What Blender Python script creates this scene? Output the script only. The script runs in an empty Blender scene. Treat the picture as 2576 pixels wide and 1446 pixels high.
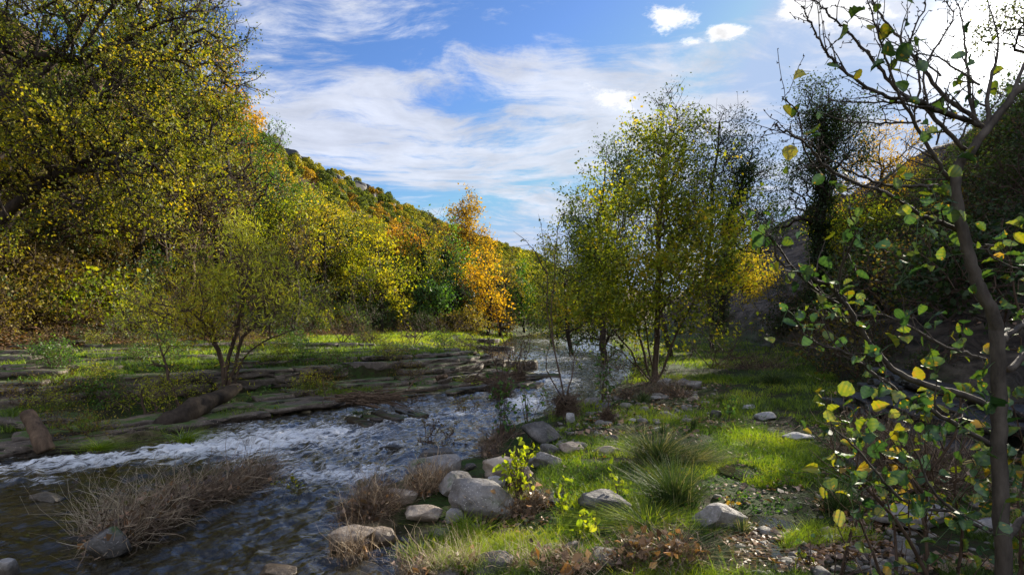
import bpy, bmesh, math, random
import numpy as np
from mathutils import Vector, Matrix

# ------------------------------------------------------------------ camera, world, sun, exposure
SC = bpy.context.scene
F, CU, CV, CAMZ = 1431.0, 1288.0, 800.0, 2.0          # focal length in photo units, principal column, horizon row, eye height
cam_d = bpy.data.cameras.new('camera'); cam_d.lens = 20.0; cam_d.sensor_width = 36.0
cam_d.shift_y = (CV - 723.0) / 2576.0
cam_d.clip_start = 0.05; cam_d.clip_end = 3000
cam = bpy.data.objects.new('camera', cam_d); SC.collection.objects.link(cam)
cam.location = (0, 0, CAMZ); cam.rotation_euler = (math.radians(90), 0, 0)
SC.camera = cam
SUN = np.array([0.850, 1.0, 0.492]); SUN /= np.linalg.norm(SUN)
SUN_EL = math.asin(SUN[2]); SUN_AZ = math.atan2(SUN[0], SUN[1])
sun_d = bpy.data.lights.new('sun', 'SUN'); sun_d.energy = 5.0; sun_d.angle = math.radians(0.5); sun_d.color = (1.0, 0.90, 0.74)
sun = bpy.data.objects.new('sun', sun_d); SC.collection.objects.link(sun)
sun.rotation_euler = Vector([float(v) for v in -SUN]).to_track_quat('-Z', 'Y').to_euler()
SC.view_settings.view_transform = 'Standard'; SC.view_settings.look = 'None'
SC.view_settings.exposure = 1.25; SC.view_settings.gamma = 1.0
cy = SC.cycles
cy.max_bounces = 6; cy.diffuse_bounces = 2; cy.glossy_bounces = 2; cy.transmission_bounces = 3; cy.transparent_max_bounces = 6
cy.use_denoising = True; cy.sample_clamp_indirect = 4.0; cy.sample_clamp_direct = 12.0
cy.use_adaptive_sampling = True; cy.adaptive_threshold = 0.012
cy.caustics_reflective = False; cy.caustics_refractive = False

class NT:
    """tiny helper for node trees"""
    def __init__(s, tree): s.t = tree; s.n = tree.nodes; s.l = tree.links
    def new(s, typ, **kw):
        n = s.n.new(typ)
        for k, v in kw.items(): setattr(n, k, v)
        return n
    def put(s, sock, v):
        if isinstance(v, bpy.types.NodeSocket): s.l.new(v, sock)
        else: sock.default_value = v
    def math(s, op, a, b=0.0, c=None, clamp=False):
        n = s.new('ShaderNodeMath', operation=op, use_clamp=clamp); s.put(n.inputs[0], a); s.put(n.inputs[1], b)
        if c is not None: s.put(n.inputs[2], c)
        return n.outputs[0]
    def vmath(s, op, a, b=(0, 0, 0), out=0):
        n = s.new('ShaderNodeVectorMath', operation=op); s.put(n.inputs[0], a)
        if op == 'SCALE': s.put(n.inputs['Scale'], b)
        else: s.put(n.inputs[1], b)
        return n.outputs[out]
    def noise(s, vec, scale, detail=4.0, rough=0.55, dist=0.0, out=0):
        n = s.new('ShaderNodeTexNoise'); s.put(n.inputs['Vector'], vec); s.put(n.inputs['Scale'], scale)
        n.inputs['Detail'].default_value = detail; n.inputs['Roughness'].default_value = rough; n.inputs['Distortion'].default_value = dist
        return n.outputs[out]
    def ramp(s, fac, stops):
        n = s.new('ShaderNodeValToRGB'); s.put(n.inputs[0], fac); e = n.color_ramp.elements
        while len(e) < len(stops): e.new(0.5)
        for i, (p, c) in enumerate(stops):
            e[i].position = p; e[i].color = (c, c, c, 1) if isinstance(c, (int, float)) else (*c, 1)
        return n.outputs[0]
    def mix(s, fac, a, b, blend='MIX'):
        n = s.new('ShaderNodeMix', data_type='RGBA', blend_type=blend); s.put(n.inputs[0], fac)
        s.put(n.inputs[6], a if not isinstance(a, tuple) else (*a, 1)); s.put(n.inputs[7], b if not isinstance(b, tuple) else (*b, 1))
        return n.outputs[2]
    def maprange(s, v, a, b, c=0.0, d=1.0, smooth=True):
        n = s.new('ShaderNodeMapRange', interpolation_type='SMOOTHSTEP' if smooth else 'LINEAR'); s.put(n.inputs[0], v)
        for i, q in enumerate((a, b, c, d)): n.inputs[1 + i].default_value = q
        return n.outputs[0]

def direction(u, v):
    d = np.array([(u - CU) / F, 1.0, (CV - v) / F]); return d / np.linalg.norm(d)

def build_world():
    w = bpy.data.worlds.new('World'); SC.world = w; w.use_nodes = True
    t = NT(w.node_tree); t.n.clear()
    out = t.new('ShaderNodeOutputWorld'); bg = t.new('ShaderNodeBackground'); bg.inputs[1].default_value = 0.075
    sky = t.new('ShaderNodeTexSky', sky_type='NISHITA', sun_disc=False, sun_elevation=SUN_EL, sun_rotation=SUN_AZ)
    sky.air_density = 1.0; sky.dust_density = 0.6; sky.ozone_density = 2.0; sky.altitude = 400
    dirv = t.vmath('NORMALIZE', t.new('ShaderNodeTexCoord').outputs['Generated'])
    sep = t.new('ShaderNodeSeparateXYZ'); t.l.new(dirv, sep.inputs[0])
    k = t.math('DIVIDE', 1.0, t.math('ADD', t.math('MAXIMUM', sep.outputs[2], 0.0), 0.16))
    plane = t.vmath('SCALE', dirv, k)
    flat = t.vmath('MULTIPLY', plane, (1.0, 1.0, 0.0))
    # veil of thin cloud: broad shapes plus fine streaks
    warp = t.noise(flat, 1.1, 3, 0.5, 0.0, out=1)
    warped = t.vmath('ADD', flat, t.vmath('SCALE', t.vmath('SUBTRACT', warp, (0.5, 0.5, 0.5)), 0.55))
    stretched = t.vmath('MULTIPLY', warped, (0.75, 1.25, 1.0))
    fine = t.noise(stretched, 2.3, 12, 0.66, 0.35)
    # how much veil stands where (directions in the sky)
    def lobe(u, v, ru, rv):
        c = direction(u, v)
        az = (u - CU) / F; el = (CV - v) / F
        kx = t.math('DIVIDE', sep.outputs[0], t.math('MAXIMUM', sep.outputs[1], 0.05))
        kz = t.math('DIVIDE', sep.outputs[2], t.math('MAXIMUM', sep.outputs[1], 0.05))
        a = t.math('DIVIDE', t.math('SUBTRACT', kx, az), ru / F); b = t.math('DIVIDE', t.math('SUBTRACT', kz, el), rv / F)
        q = t.math('ADD', t.math('MULTIPLY', a, a), t.math('MULTIPLY', b, b))
        return t.math('EXPONENT', t.math('MULTIPLY', q, -1.0))
    amount = None
    for (u, v, ru, rv, wgt) in ((1250, 360, 460, 120, .30), (760, 300, 330, 170, .28), (1560, 250, 260, 140, .30), (1700, 160, 200, 60, .15), (720, 60, 300, 110, .22), (1200, 160, 260, 60, .12),
                                (2250, 160, 420, 300, .10), (1050, 110, 420, 80, -.12), (1600, 40, 330, 80, -.16), (1350, 520, 300, 50, .10), (1450, 470, 200, 28, -.16),
                                (2130, 20, 170, 50, .30), (700, 60, 120, 60, .05), (1950, 260, 90, 160, -.12), (1900, 420, 130, 90, .12)):
        q = t.math('MULTIPLY', lobe(u, v, ru, rv), wgt)
        amount = q if amount is None else t.math('ADD', amount, q)
    back = t.math('MULTIPLY', t.maprange(sep.outputs[1], 0.25, -0.3), 0.30)  # extra unseen cloud behind the camera, added as fill light
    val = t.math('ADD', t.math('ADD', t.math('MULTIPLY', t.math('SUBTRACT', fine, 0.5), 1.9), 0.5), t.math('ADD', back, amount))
    strk = t.noise(t.vmath('MULTIPLY', warped, (0.9, 3.2, 1.0)), 3.4, 10, 0.68, 0.2)
    val = t.math('ADD', val, t.math('MULTIPLY', t.math('SUBTRACT', strk, 0.5), 1.1))
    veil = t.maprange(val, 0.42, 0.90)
    # small heaped clouds
    pn = t.noise(plane, 9.0, 12, 0.72)
    puff = None
    for (u, v, ru, rv, wgt) in ((1700, 45, 75, 42, 1), (1825, 82, 62, 26, .95), (1735, 105, 42, 16, .7), (2100, 25, 170, 50, 1), (1540, 245, 85, 42, .65)):
        q = t.math('MULTIPLY', lobe(u, v, ru, rv), wgt)
        puff = q if puff is None else t.math('MAXIMUM', puff, q)
    puffm = t.maprange(t.math('ADD', puff, t.math('MULTIPLY', t.math('SUBTRACT', pn, 0.5), 2.0)), 0.34, 0.78)
    # thin cloud glows round the sun
    cosang = t.math('MAXIMUM', t.vmath('DOT_PRODUCT', dirv, tuple(float(q) for q in SUN), out=1), 0.0)
    glow = t.math('POWER', cosang, 60.0); glow2 = t.math('POWER', cosang, 900.0); glow3 = t.math('POWER', cosang, 9.0)
    base = t.vmath('MINIMUM', t.mix(1.0, sky.outputs[0], (0.52, 0.70, 1.0), 'MULTIPLY'), (2.6, 3.4, 4.9))
    # keep the Nishita gradient but cap how bright it grows
    cloud_l = t.math('ADD', t.math('ADD', 4.9, t.math('MULTIPLY', glow, 0.25)), t.math('MULTIPLY', t.maprange(sep.outputs[1], 0.25, -0.35), 4.0))  # last term brightens the unseen rear clouds, added to lift backlit shadows
    shade = t.math('ADD', 0.45, t.math('MULTIPLY', t.noise(stretched, 3.6, 10, 0.66), 1.05))
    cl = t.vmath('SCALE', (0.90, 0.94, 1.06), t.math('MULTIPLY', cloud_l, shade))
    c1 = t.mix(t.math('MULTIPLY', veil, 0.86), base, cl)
    pl = t.vmath('SCALE', (1.0, 1.0, 1.02), t.math('MULTIPLY', t.math('MULTIPLY', cloud_l, 1.3), t.math('ADD', 0.5, t.math('MULTIPLY', t.noise(plane, 16.0, 8, 0.65), 1.0))))
    c2 = t.mix(puffm, c1, pl)
    gl = t.vmath('SCALE', (1.0, 0.97, 0.90), t.math('ADD', t.math('MULTIPLY', glow, 0.12), t.math('ADD', t.math('MULTIPLY', t.math('POWER', cosang, 500.0), 2.2), t.math('MULTIPLY', glow2, 30.0))))
    c3 = t.vmath('ADD', c2, gl)
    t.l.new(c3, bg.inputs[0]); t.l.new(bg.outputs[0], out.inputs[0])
build_world()

# ------------------------------------------------------------------ helpers
COL = SC.collection
def V3(a): return (float(a[0]), float(a[1]), float(a[2]))
def unproj(u, v, z=0.0):
    """world point on the level z seen at photo position (u, v)"""
    y = (CAMZ - z) * F / (v - CV); return np.array([(u - CU) / F * y, y, z])
def at(u, v, y): return np.array([(u - CU) / F * y, y, CAMZ + (CV - v) / F * y])

def vnoise(x, y, z=None, seed=0):
    x = np.asarray(x, float); y = np.asarray(y, float)
    z = np.zeros_like(x) if z is None else np.asarray(z, float)
    xi, yi, zi = np.floor(x).astype(np.int64), np.floor(y).astype(np.int64), np.floor(z).astype(np.int64)
    xf, yf, zf = x - xi, y - yi, z - zi
    s = lambda q: q * q * q * (q * (q * 6 - 15) + 10)
    xf, yf, zf = s(xf), s(yf), s(zf)
    def h(a, b, c):
        n = (a * 374761393 + b * 668265263 + c * 2147483647 + seed * 1274126177) & 0xffffffff
        n = ((n ^ (n >> 13)) * 1274126177) & 0xffffffff
        n = ((n ^ (n >> 16)) * 2246822519) & 0xffffffff
        return ((n ^ (n >> 15)) & 0xffff) / 65535.0
    r = 0
    for dx in (0, 1):
        for dy in (0, 1):
            for dz in (0, 1):
                w = (xf if dx else 1 - xf) * (yf if dy else 1 - yf) * (zf if dz else 1 - zf)
                r = r + w * h(xi + dx, yi + dy, zi + dz)
    return r * 2 - 1
def fbm(x, y, z=None, seed=0, oct=4, gain=0.5):
    a, s, t = 1.0, 0.0, 0.0; f = 1.0
    for o in range(oct):
        s = s + a * vnoise(np.asarray(x) * f, np.asarray(y) * f, None if z is None else np.asarray(z) * f, seed + o * 17); t += a; a *= gain; f *= 2.03
    return s / t

def make_mesh(name, verts, faces, smooth=False, attrs=None):
    """faces: list of (n,k) int arrays"""
    if isinstance(faces, np.ndarray): faces = [faces]
    me = bpy.data.meshes.new(name); verts = np.ascontiguousarray(verts, dtype=np.float32)
    me.vertices.add(len(verts)); me.vertices.foreach_set('co', verts.ravel())
    tot = sum(f.size for f in faces); npoly = sum(len(f) for f in faces)
    me.loops.add(tot); me.loops.foreach_set('vertex_index', np.concatenate([f.ravel() for f in faces]).astype(np.int32))
    me.polygons.add(npoly)
    counts = np.concatenate([np.full(len(f), f.shape[1]) for f in faces])
    starts = np.concatenate([[0], np.cumsum(counts)[:-1]]).astype(np.int32)
    me.polygons.foreach_set('loop_start', starts)
    me.update(calc_edges=True)
    if smooth: me.polygons.foreach_set('use_smooth', np.ones(npoly, dtype=bool))
    for k, (dom, arr) in (attrs or {}).items():
        a = me.attributes.new(k, 'FLOAT', dom); a.data.foreach_set('value', np.asarray(arr, dtype=np.float32))
    return me

def link(name, me, mat=None, parent=None, loc=None):
    if mat is not None and not me.materials: me.materials.append(mat)
    o = bpy.data.objects.new(name, me); COL.objects.link(o)
    if parent is not None: o.parent = parent
    if loc is not None: o.location = V3(loc)
    return o
def tag(o, label=None, cat=None, group=None, kind=None):
    if label: o['label'] = label
    if cat: o['category'] = cat
    if group: o['group'] = group
    if kind: o['kind'] = kind
    return o
def thing(name, label, cat, loc, group=None):
    o = bpy.data.objects.new(name, None); COL.objects.link(o); o.location = V3(loc); o.empty_display_size = 0.1
    return tag(o, label, cat, group)
def dup(root, loc, rotz=0.0, scale=1.0, label=None, group=None):
    r = root.copy(); COL.objects.link(r); r.location = V3(loc); r.rotation_euler = (0, 0, rotz)
    r.scale = (scale,) * 3 if isinstance(scale, (int, float)) else scale
    if label: r['label'] = label
    if group: r['group'] = group
    for ch in list(root.children):
        c = ch.copy(); COL.objects.link(c); c.parent = r
    return r

class Geo:
    """collects numpy pieces into one mesh"""
    def __init__(s): s.v = []; s.f = []; s.a = []; s.n = 0
    def add(s, v, f, tint=None):
        s.v.append(v); s.f.append(f + s.n); s.n += len(v)
        s.a.append(np.zeros(len(f)) if tint is None else (np.full(len(f), tint) if np.isscalar(tint) else tint))
    def mesh(s, name, loc=(0, 0, 0), smooth=False):
        v = np.concatenate(s.v) - np.asarray(loc, float)
        return make_mesh(name, v, s.f, smooth, {'tint': ('FACE', np.concatenate(s.a))})

def unit(a): return a / np.maximum(np.linalg.norm(a, axis=-1, keepdims=True), 1e-9)
REF = unit(np.array([0.31, 0.87, 0.12]))
def tubes(P, R, k=4, closed_tip=True):
    """P (n,m,3) polylines, R (n,m) radii -> verts, quads"""
    n, m, _ = P.shape
    d = np.empty_like(P); d[:, 1:-1] = P[:, 2:] - P[:, :-2]; d[:, 0] = P[:, 1] - P[:, 0]; d[:, -1] = P[:, -1] - P[:, -2]
    d = unit(d); a = unit(np.cross(d, REF)); b = np.cross(d, a)
    ang = np.arange(k) * 2 * np.pi / k
    ring = a[:, :, None, :] * np.cos(ang)[None, None, :, None] + b[:, :, None, :] * np.sin(ang)[None, None, :, None]
    v = (P[:, :, None, :] + ring * R[:, :, None, None]).reshape(-1, 3)
    base = (np.arange(n) * m * k)[:, None, None] + (np.arange(m - 1) * k)[None, :, None]
    j = np.arange(k)[None, None, :]; j2 = (np.arange(k) + 1) % k; j2 = j2[None, None, :]
    f = np.stack([base + j, base + j2, base + k + j2, base + k + j], -1).reshape(-1, 4)
    return v, f

def leafquads(c, size, rng, aspect=0.6, fold=0.25, axis=None, nrm=None):
    n = len(c); d = unit(rng.normal(size=(n, 3)) if axis is None else axis)
    w = rng.normal(size=(n, 3)) if nrm is None else nrm
    s = unit(np.cross(d, w)); nn = np.cross(s, d)
    L = (size * np.ones(n))[:, None]; W = L * aspect
    v = np.stack([c - d * L * .5, c + s * W * .5 + nn * W * fold, c + d * L * .5, c - s * W * .5 + nn * W * fold], 1).reshape(-1, 3)
    f = (np.arange(n) * 4)[:, None] + np.arange(4)[None, :]
    return v, f

def blades(base, h, w, lean, rng, seg=3, tipw=0.15):
    """base (n,3), h (n,), w (n,), lean (n,3) horizontal displacement of the tip"""
    n = len(base); ts = np.linspace(0, 1, seg + 1)
    a = rng.uniform(0, 2 * np.pi, n); s = np.stack([np.cos(a), np.sin(a), np.zeros(n)], 1)
    pts = []
    for t in ts:
        c = base + lean * (t ** 2)[..., None] if np.ndim(t) else base + lean * t ** 2
        c = c + np.array([0, 0, 1.0]) * (h * (t - 0.12 * t * t))[:, None]
        ww = (w * (1 - t * (1 - tipw)) * .5)[:, None]
        pts += [c - s * ww, c + s * ww]
    v = np.stack(pts, 1).reshape(-1, 3); m = 2 * (seg + 1)
    f = np.concatenate([(np.arange(n) * m)[:, None] + np.array([2 * i, 2 * i + 1, 2 * i + 3, 2 * i + 2])[None, :] for i in range(seg)])
    return v, f

# ------------------------------------------------------------------ materials
def principled(name, col=(0.3, 0.3, 0.3), rough=0.8, spec=0.3):
    m = bpy.data.materials.new(name); m.use_nodes = True; t = NT(m.node_tree)
    p = t.n['Principled BSDF']; p.inputs['Roughness'].default_value = rough; p.inputs['Specular IOR Level'].default_value = spec
    p.inputs['Base Color'].default_value = (*col, 1)
    return m, t, p
def pos(t): return t.new('ShaderNodeNewGeometry').outputs['Position']

def leaf_mat(name, cols, trans=0.5, rough=0.6, gloss=0.02):
    m = bpy.data.materials.new(name); m.use_nodes = True; t = NT(m.node_tree); t.n.clear()
    out = t.new('ShaderNodeOutputMaterial'); at_ = t.new('ShaderNodeAttribute', attribute_name='tint')
    n = len(cols); col = t.ramp(at_.outputs['Fac'], [(i / (n - 1), c) for i, c in enumerate(cols)])
    d = t.new('ShaderNodeBsdfDiffuse'); t.l.new(col, d.inputs[0])
    tr = t.new('ShaderNodeBsdfTranslucent'); t.l.new(t.mix(1.0, col, (1.25, 1.2, 0.5), 'MULTIPLY'), tr.inputs[0])
    g = t.new('ShaderNodeBsdfGlossy'); g.inputs['Roughness'].default_value = rough; g.inputs[0].default_value = (1, 1, 1, 1)
    a = t.new('ShaderNodeMixShader'); a.inputs[0].default_value = trans; t.l.new(d.outputs[0], a.inputs[1]); t.l.new(tr.outputs[0], a.inputs[2])
    b = t.new('ShaderNodeMixShader'); b.inputs[0].default_value = gloss; t.l.new(a.outputs[0], b.inputs[1]); t.l.new(g.outputs[0], b.inputs[2])
    t.l.new(b.outputs[0], out.inputs[0]); return m
def bark_mat(name, c1, c2, scale=12):
    m, t, p = principled(name, rough=0.85, spec=0.2)
    v = t.vmath('MULTIPLY', pos(t), (1, 1, 0.35))
    n = t.noise(v, scale, 6, 0.65); t.l.new(t.ramp(n, [(0.3, c1), (0.7, c2)]), p.inputs['Base Color'])
    bp = t.new('ShaderNodeBump'); bp.inputs['Strength'].default_value = 0.6; bp.inputs['Distance'].default_value = 0.02
    t.l.new(n, bp.inputs['Height']); t.l.new(bp.outputs[0], p.inputs['Normal']); return m
def stone_mat(name, c1, c2, c3, scale=3.0, moss=0.0, strata=0.0, rough=0.75):
    m, t, p = principled(name, rough=rough, spec=0.35)
    P = pos(t); n1 = t.noise(P, scale, 8, 0.62); n2 = t.noise(P, scale * 6, 5, 0.7)
    col = t.ramp(t.math('ADD', t.math('MULTIPLY', n1, 0.7), t.math('MULTIPLY', n2, 0.3)), [(0.33, c1), (0.5, c2), (0.66, c3)])
    h = t.math('ADD', t.math('MULTIPLY', n1, 0.6), t.math('MULTIPLY', n2, 0.4))
    if strata:
        sv = t.vmath('ADD', t.vmath('MULTIPLY', P, (0.25, 0.25, 1.0)), t.vmath('SCALE', t.noise(P, 1.2, 3, out=1), 0.10))
        w = t.noise(sv, strata, 3, 0.6); col = t.mix(t.maprange(w, 0.42, 0.36), col, tuple(c * 0.35 for c in c1))
        h = t.math('ADD', h, t.math('MULTIPLY', w, 1.2))
    sp = t.noise(P, scale * 14, 2, 0.5); col = t.mix(t.maprange(sp, 0.64, 0.72), col, tuple(min(1, c * 1.35) for c in c3))
    if moss:
        nz = t.new('ShaderNodeSeparateXYZ'); t.l.new(t.new('ShaderNodeNewGeometry').outputs['Normal'], nz.inputs[0])
        mk = t.math('MULTIPLY', t.maprange(nz.outputs[2], 0.3, 0.9), t.maprange(t.noise(P, 2.2, 5, 0.6), 0.62 - moss * 0.3, 0.72 - moss * 0.3))
        col = t.mix(mk, col, (0.05, 0.085, 0.015))
    if not strata or moss:      # stone stays wet and dark up to the splash line of the river
        wz = t.new('ShaderNodeSeparateXYZ'); t.l.new(P, wz.inputs[0]); wet = t.maprange(t.math('ADD', wz.outputs[2], t.math('MULTIPLY', t.math('SUBTRACT', t.noise(P, 5.0, 3), 0.5), 0.12)), 0.13, 0.07)
        col = t.mix(wet, col, t.mix(1.0, col, (0.36, 0.33, 0.28), 'MULTIPLY')); t.l.new(t.math('SUBTRACT', rough, t.math('MULTIPLY', wet, 0.45)), p.inputs['Roughness'])
    t.l.new(col, p.inputs['Base Color'])
    bp = t.new('ShaderNodeBump'); bp.inputs['Strength'].default_value = 1.0; bp.inputs['Distance'].default_value = 0.05
    t.l.new(h, bp.inputs['Height']); t.l.new(bp.outputs[0], p.inputs['Normal']); return m

M = {}
M['oak'] = leaf_mat('oak_leaves', [(.035, .06, .01), (.09, .12, .012), (.19, .21, .014), (.36, .33, .016), (.50, .36, .02)], .5)
M['olive'] = leaf_mat('olive_brown_leaves', [(.10, .07, .02), (.18, .13, .025), (.22, .20, .02), (.28, .20, .03)], .4)
M['hilloak'] = leaf_mat('hillside_leaves', [(.09, .11, .016), (.22, .23, .02), (.38, .33, .025), (.50, .36, .03)], .5)
M['hillgreen'] = leaf_mat('hillside_green_leaves', [(.06, .085, .016), (.13, .165, .02), (.22, .26, .025)], .5)
M['hillrust'] = leaf_mat('hillside_rust_leaves', [(.17, .11, .015), (.36, .23, .02), (.50, .32, .022)], .5)
M['green'] = leaf_mat('green_leaves', [(.02, .06, .012), (.05, .13, .02), (.09, .19, .025), (.16, .26, .03)], .45, .5, .025)
M['greygreen'] = leaf_mat('grey_green_leaves', [(.04, .07, .03), (.08, .13, .05), (.14, .20, .07), (.2, .26, .08)], .4, .5, .03)
M['yellowgreen'] = leaf_mat('yellow_green_leaves', [(.07, .12, .01), (.18, .24, .012), (.34, .35, .014), (.52, .44, .015)], .52)
M['golden'] = leaf_mat('golden_leaves', [(.28, .17, .015), (.46, .30, .012), (.62, .40, .015), (.66, .34, .02)], .5)
M['orange'] = leaf_mat('orange_leaves', [(.20, .09, .015), (.36, .17, .015), (.50, .25, .015), (.52, .34, .02)], .5)
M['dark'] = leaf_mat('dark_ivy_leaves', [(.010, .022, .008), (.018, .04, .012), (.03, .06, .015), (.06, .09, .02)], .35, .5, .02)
M['willow'] = leaf_mat('willow_leaves', [(.16, .20, .02), (.30, .34, .025), (.42, .44, .03), (.56, .46, .03)], .45, .5, .02)
M['alder'] = leaf_mat('alder_leaves', [(.045, .07, .012), (.11, .15, .014), (.22, .28, .016), (.36, .37, .018), (.48, .34, .02)], .55)
M['bright'] = leaf_mat('bright_young_leaves', [(.14, .22, .012), (.28, .36, .015), (.42, .44, .02)], .55)
M['brownleaf'] = leaf_mat('dead_leaves', [(.06, .035, .02), (.12, .07, .04), (.22, .135, .08), (.34, .22, .14), (.34, .16, .05)], .2, .5, .05)
M['grass'] = leaf_mat('grass_blades', [(.05, .095, .012), (.13, .22, .014), (.26, .37, .018), (.40, .44, .03)], .52, .5, .03)
M['rush'] = leaf_mat('rush_stems', [(.025, .05, .015), (.05, .09, .025), (.09, .13, .04), (.30, .28, .14)], .3, .5, .03)
M['dry'] = leaf_mat('dry_stalks', [(.07, .045, .028), (.18, .12, .075), (.34, .25, .16), (.55, .45, .30)], .1, .5, .04)
M['bigleaf'] = leaf_mat('broad_leaves', [(.02, .06, .022), (.05, .12, .038), (.11, .18, .025), (.30, .30, .02), (.40, .24, .02)], .35, .5, .05)
M['bark'] = bark_mat('dark_bark', (.018, .013, .010), (.06, .045, .032))
M['barkgrey'] = bark_mat('grey_bark', (.028, .023, .019), (.13, .11, .09), 14)
M['twig'] = bark_mat('brown_twigs', (.05, .032, .022), (.13, .09, .065), 20)
M['wood'] = bark_mat('weathered_wood', (.045, .03, .02), (.17, .115, .075), 14)
M['stone'] = stone_mat('grey_stone', (.085, .078, .07), (.21, .195, .18), (.36, .335, .31), 3.2, .1)
M['darkstone'] = stone_mat('dark_stone', (.03, .028, .026), (.085, .08, .075), (.18, .17, .16), 3.5, .1)
M['tanstone'] = stone_mat('tan_stone', (.17, .13, .095), (.30, .245, .19), (.42, .36, .29), 3.0, 0)
M['whitestone'] = stone_mat('pale_stone', (.22, .215, .21), (.34, .33, .315), (.47, .45, .42), 4.0, 0)
M['ledge'] = stone_mat('layered_stone', (.05, .04, .032), (.125, .10, .08), (.25, .205, .165), 2.2, .55, 9.0)
M['cliff'] = stone_mat('cliff_rock', (.015, .016, .016), (.032, .033, .033), (.07, .068, .064), .5, .0, .35)

# ------------------------------------------------------------------ terrain
LS = np.array([(-60, 2), (-22, 5.2), (-10, 7.0), (-7.06, 7.9), (-6.3, 8.6), (-5.78, 9.8), (-4.7, 11.4), (-3.2, 13.4), (-.95, 15.5), (.9, 17.9), (1.0, 19.5), (-.4, 22.5), (-1.6, 31.8), (-.6, 45), (0, 57), (5, 80), (16, 110), (50, 200), (90, 340)], float)
RS = np.array([(-3.5, -12), (-1.5, 2), (-1.05, 4.2), (-.72, 4.7), (-.85, 5.1), (-1.4, 5.35), (-1.7, 5.84), (-1.6, 6.66), (-1.2, 7.7), (-.5, 8.2), (-.35, 10.2), (.77, 11.9), (2.1, 14.3), (3.8, 19), (6, 28.6), (7.3, 45), (8.5, 57), (13, 80), (22, 110), (56, 200), (96, 340)], float)
def pdist(x, y, pl):
    best = np.full(np.shape(x), 1e9)
    for a, b in zip(pl[:-1], pl[1:]):
        d = b - a; t = np.clip(((x - a[0]) * d[0] + (y - a[1]) * d[1]) / (d @ d), 0, 1)
        best = np.minimum(best, np.hypot(x - a[0] - t * d[0], y - a[1] - t * d[1]))
    return best
def side_l(x, y):      # signed distance beyond the left shore (positive on land)
    d = pdist(x, y, LS); xs = np.interp(y, LS[:, 1], LS[:, 0]); return np.where(x < xs, d, -d)
def side_r(x, y):
    d = pdist(x, y, RS); xs = np.interp(y, RS[:, 1], RS[:, 0]); return np.where(x > xs, d, -d)
TL_Y = [-40, 10, 16, 21, 34, 50, 65, 80, 110, 200, 350, 700]; TL_X = [-18, -14.6, -14.2, -13.5, -11.5, -8, -4.5, 1.5, 12, 46, 86, 180]
TR_Y = [-40, 5, 12, 25, 45, 70, 110, 200, 350, 700]; TR_X = [3.0, 5.2, 7.5, 13, 17.5, 20.5, 27, 60, 100, 190]
def toe_l(y): return np.interp(y, TL_Y, TL_X)
def toe_r(y): return np.interp(y, TR_Y, TR_X)
STEPS = [(0.10, .14), (0.9, .23), (1.9, .34), (3.0, .58), (3.25, .80), (4.3, .93), (5.7, 1.03), (7.6, 1.16), (9.6, 1.30), (11.6, 1.46)]
def ledge_field(x, y):
    d = side_l(x, y); s = np.interp(x, [-14, -9, -4, 0], [0.9, 1.0, 1.75, 2.1]); s = s * np.interp(y, [17, 24], [1, .62])
    return d * s + 0.28 * fbm(x * .55, y * .55, seed=5, oct=3)
def H(x, y, detail=True):
    x = np.asarray(x, float); y = np.asarray(y, float)
    dl, dr = side_l(x, y), side_r(x, y)
    D = ledge_field(x, y)
    z = np.zeros_like(x) - .42
    # left bank: stone treads and risers
    zl = np.full_like(x, -.42); prev = -.42
    for (Di, zi) in STEPS:
        zl = zl + (zi - .045 - prev) * np.clip((D - Di) / .12 + .2, 0, 1); prev = zi - .045
    zl = zl + .03 * np.clip(D, 0, 3) * 0.3 + .03 * fbm(x * 1.7, y * 1.7, seed=9, oct=3)
    # right bank
    zr = np.interp(dr, [-2.5, -.6, 0, .35, 1.5, 5, 20], [-.42, -.16, .0, .10, .22, .30, .55]) + .05 * fbm(x * .8, y * .8, seed=3, oct=4) * np.clip(dr * 2, 0, 1)
    mid = (dl < 0) & (dr < 0)
    z = np.where(dl > -.2, np.maximum(zl, -.42), np.where(dr > -2.4, zr, z))
    z = np.where(mid, z + .10 * fbm(x * 1.3, y * 1.3, seed=21, oct=4), z)
    # left hill
    tl = toe_l(y) + 1.2 * fbm(x * .12, y * .12, seed=31, oct=3); inn = tl - x
    xr = -70 + (y - 150) * .425; W = np.maximum(toe_l(y) - xr, 40)
    Hr = np.interp(y, [-40, 60, 150, 160, 184, 203, 234, 275, 350, 430, 520], [64, 56, 48, 46, 43.5, 41, 38.4, 36.3, 36.3, 20, 6])
    t = np.clip(inn / W, 0, None)
    up = np.where(t < 1, t ** 1.4, np.maximum(1 - (t - 1) * .5, -.2))
    z = z + np.where(inn > 0, Hr * up + np.minimum(inn, 9) * np.interp(y, [40, 90], [.42, .15]), 0) + np.where(inn > 0, np.minimum(inn * .12, 1.6) * fbm(x * .09, y * .09, seed=41, oct=5) * 1.5, 0)
    # right hill
    tr = toe_r(y) + 1.1 * fbm(x * .15, y * .15, seed=51, oct=3); inr = x - tr
    cap = 15.3 * np.interp(y, [-40, 85, 125, 160], [1, 1, .45, .15])
    q = inr * 1.02; up = np.where(q < cap * .75, q, cap - cap * .25 * np.exp(-(q - cap * .75) / (cap * .25 + 1e-6)))
    z = z + np.where(inr > 0, np.where(inr > 0, up, 0) + np.minimum(inr * .15, .9) * fbm(x * .25, y * .25, seed=61, oct=5), 0)
    # land closing the valley far away
    far = np.clip((y - 430) / 260, 0, 1); z = z + far * far * (3 - 2 * far) * 30
    if detail: z = z + np.where(mid, 0, .02 * fbm(x * 5, y * 5, seed=71, oct=3))
    return z
def h1(x, y): return float(H(np.array([x]), np.array([y]))[0])

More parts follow.
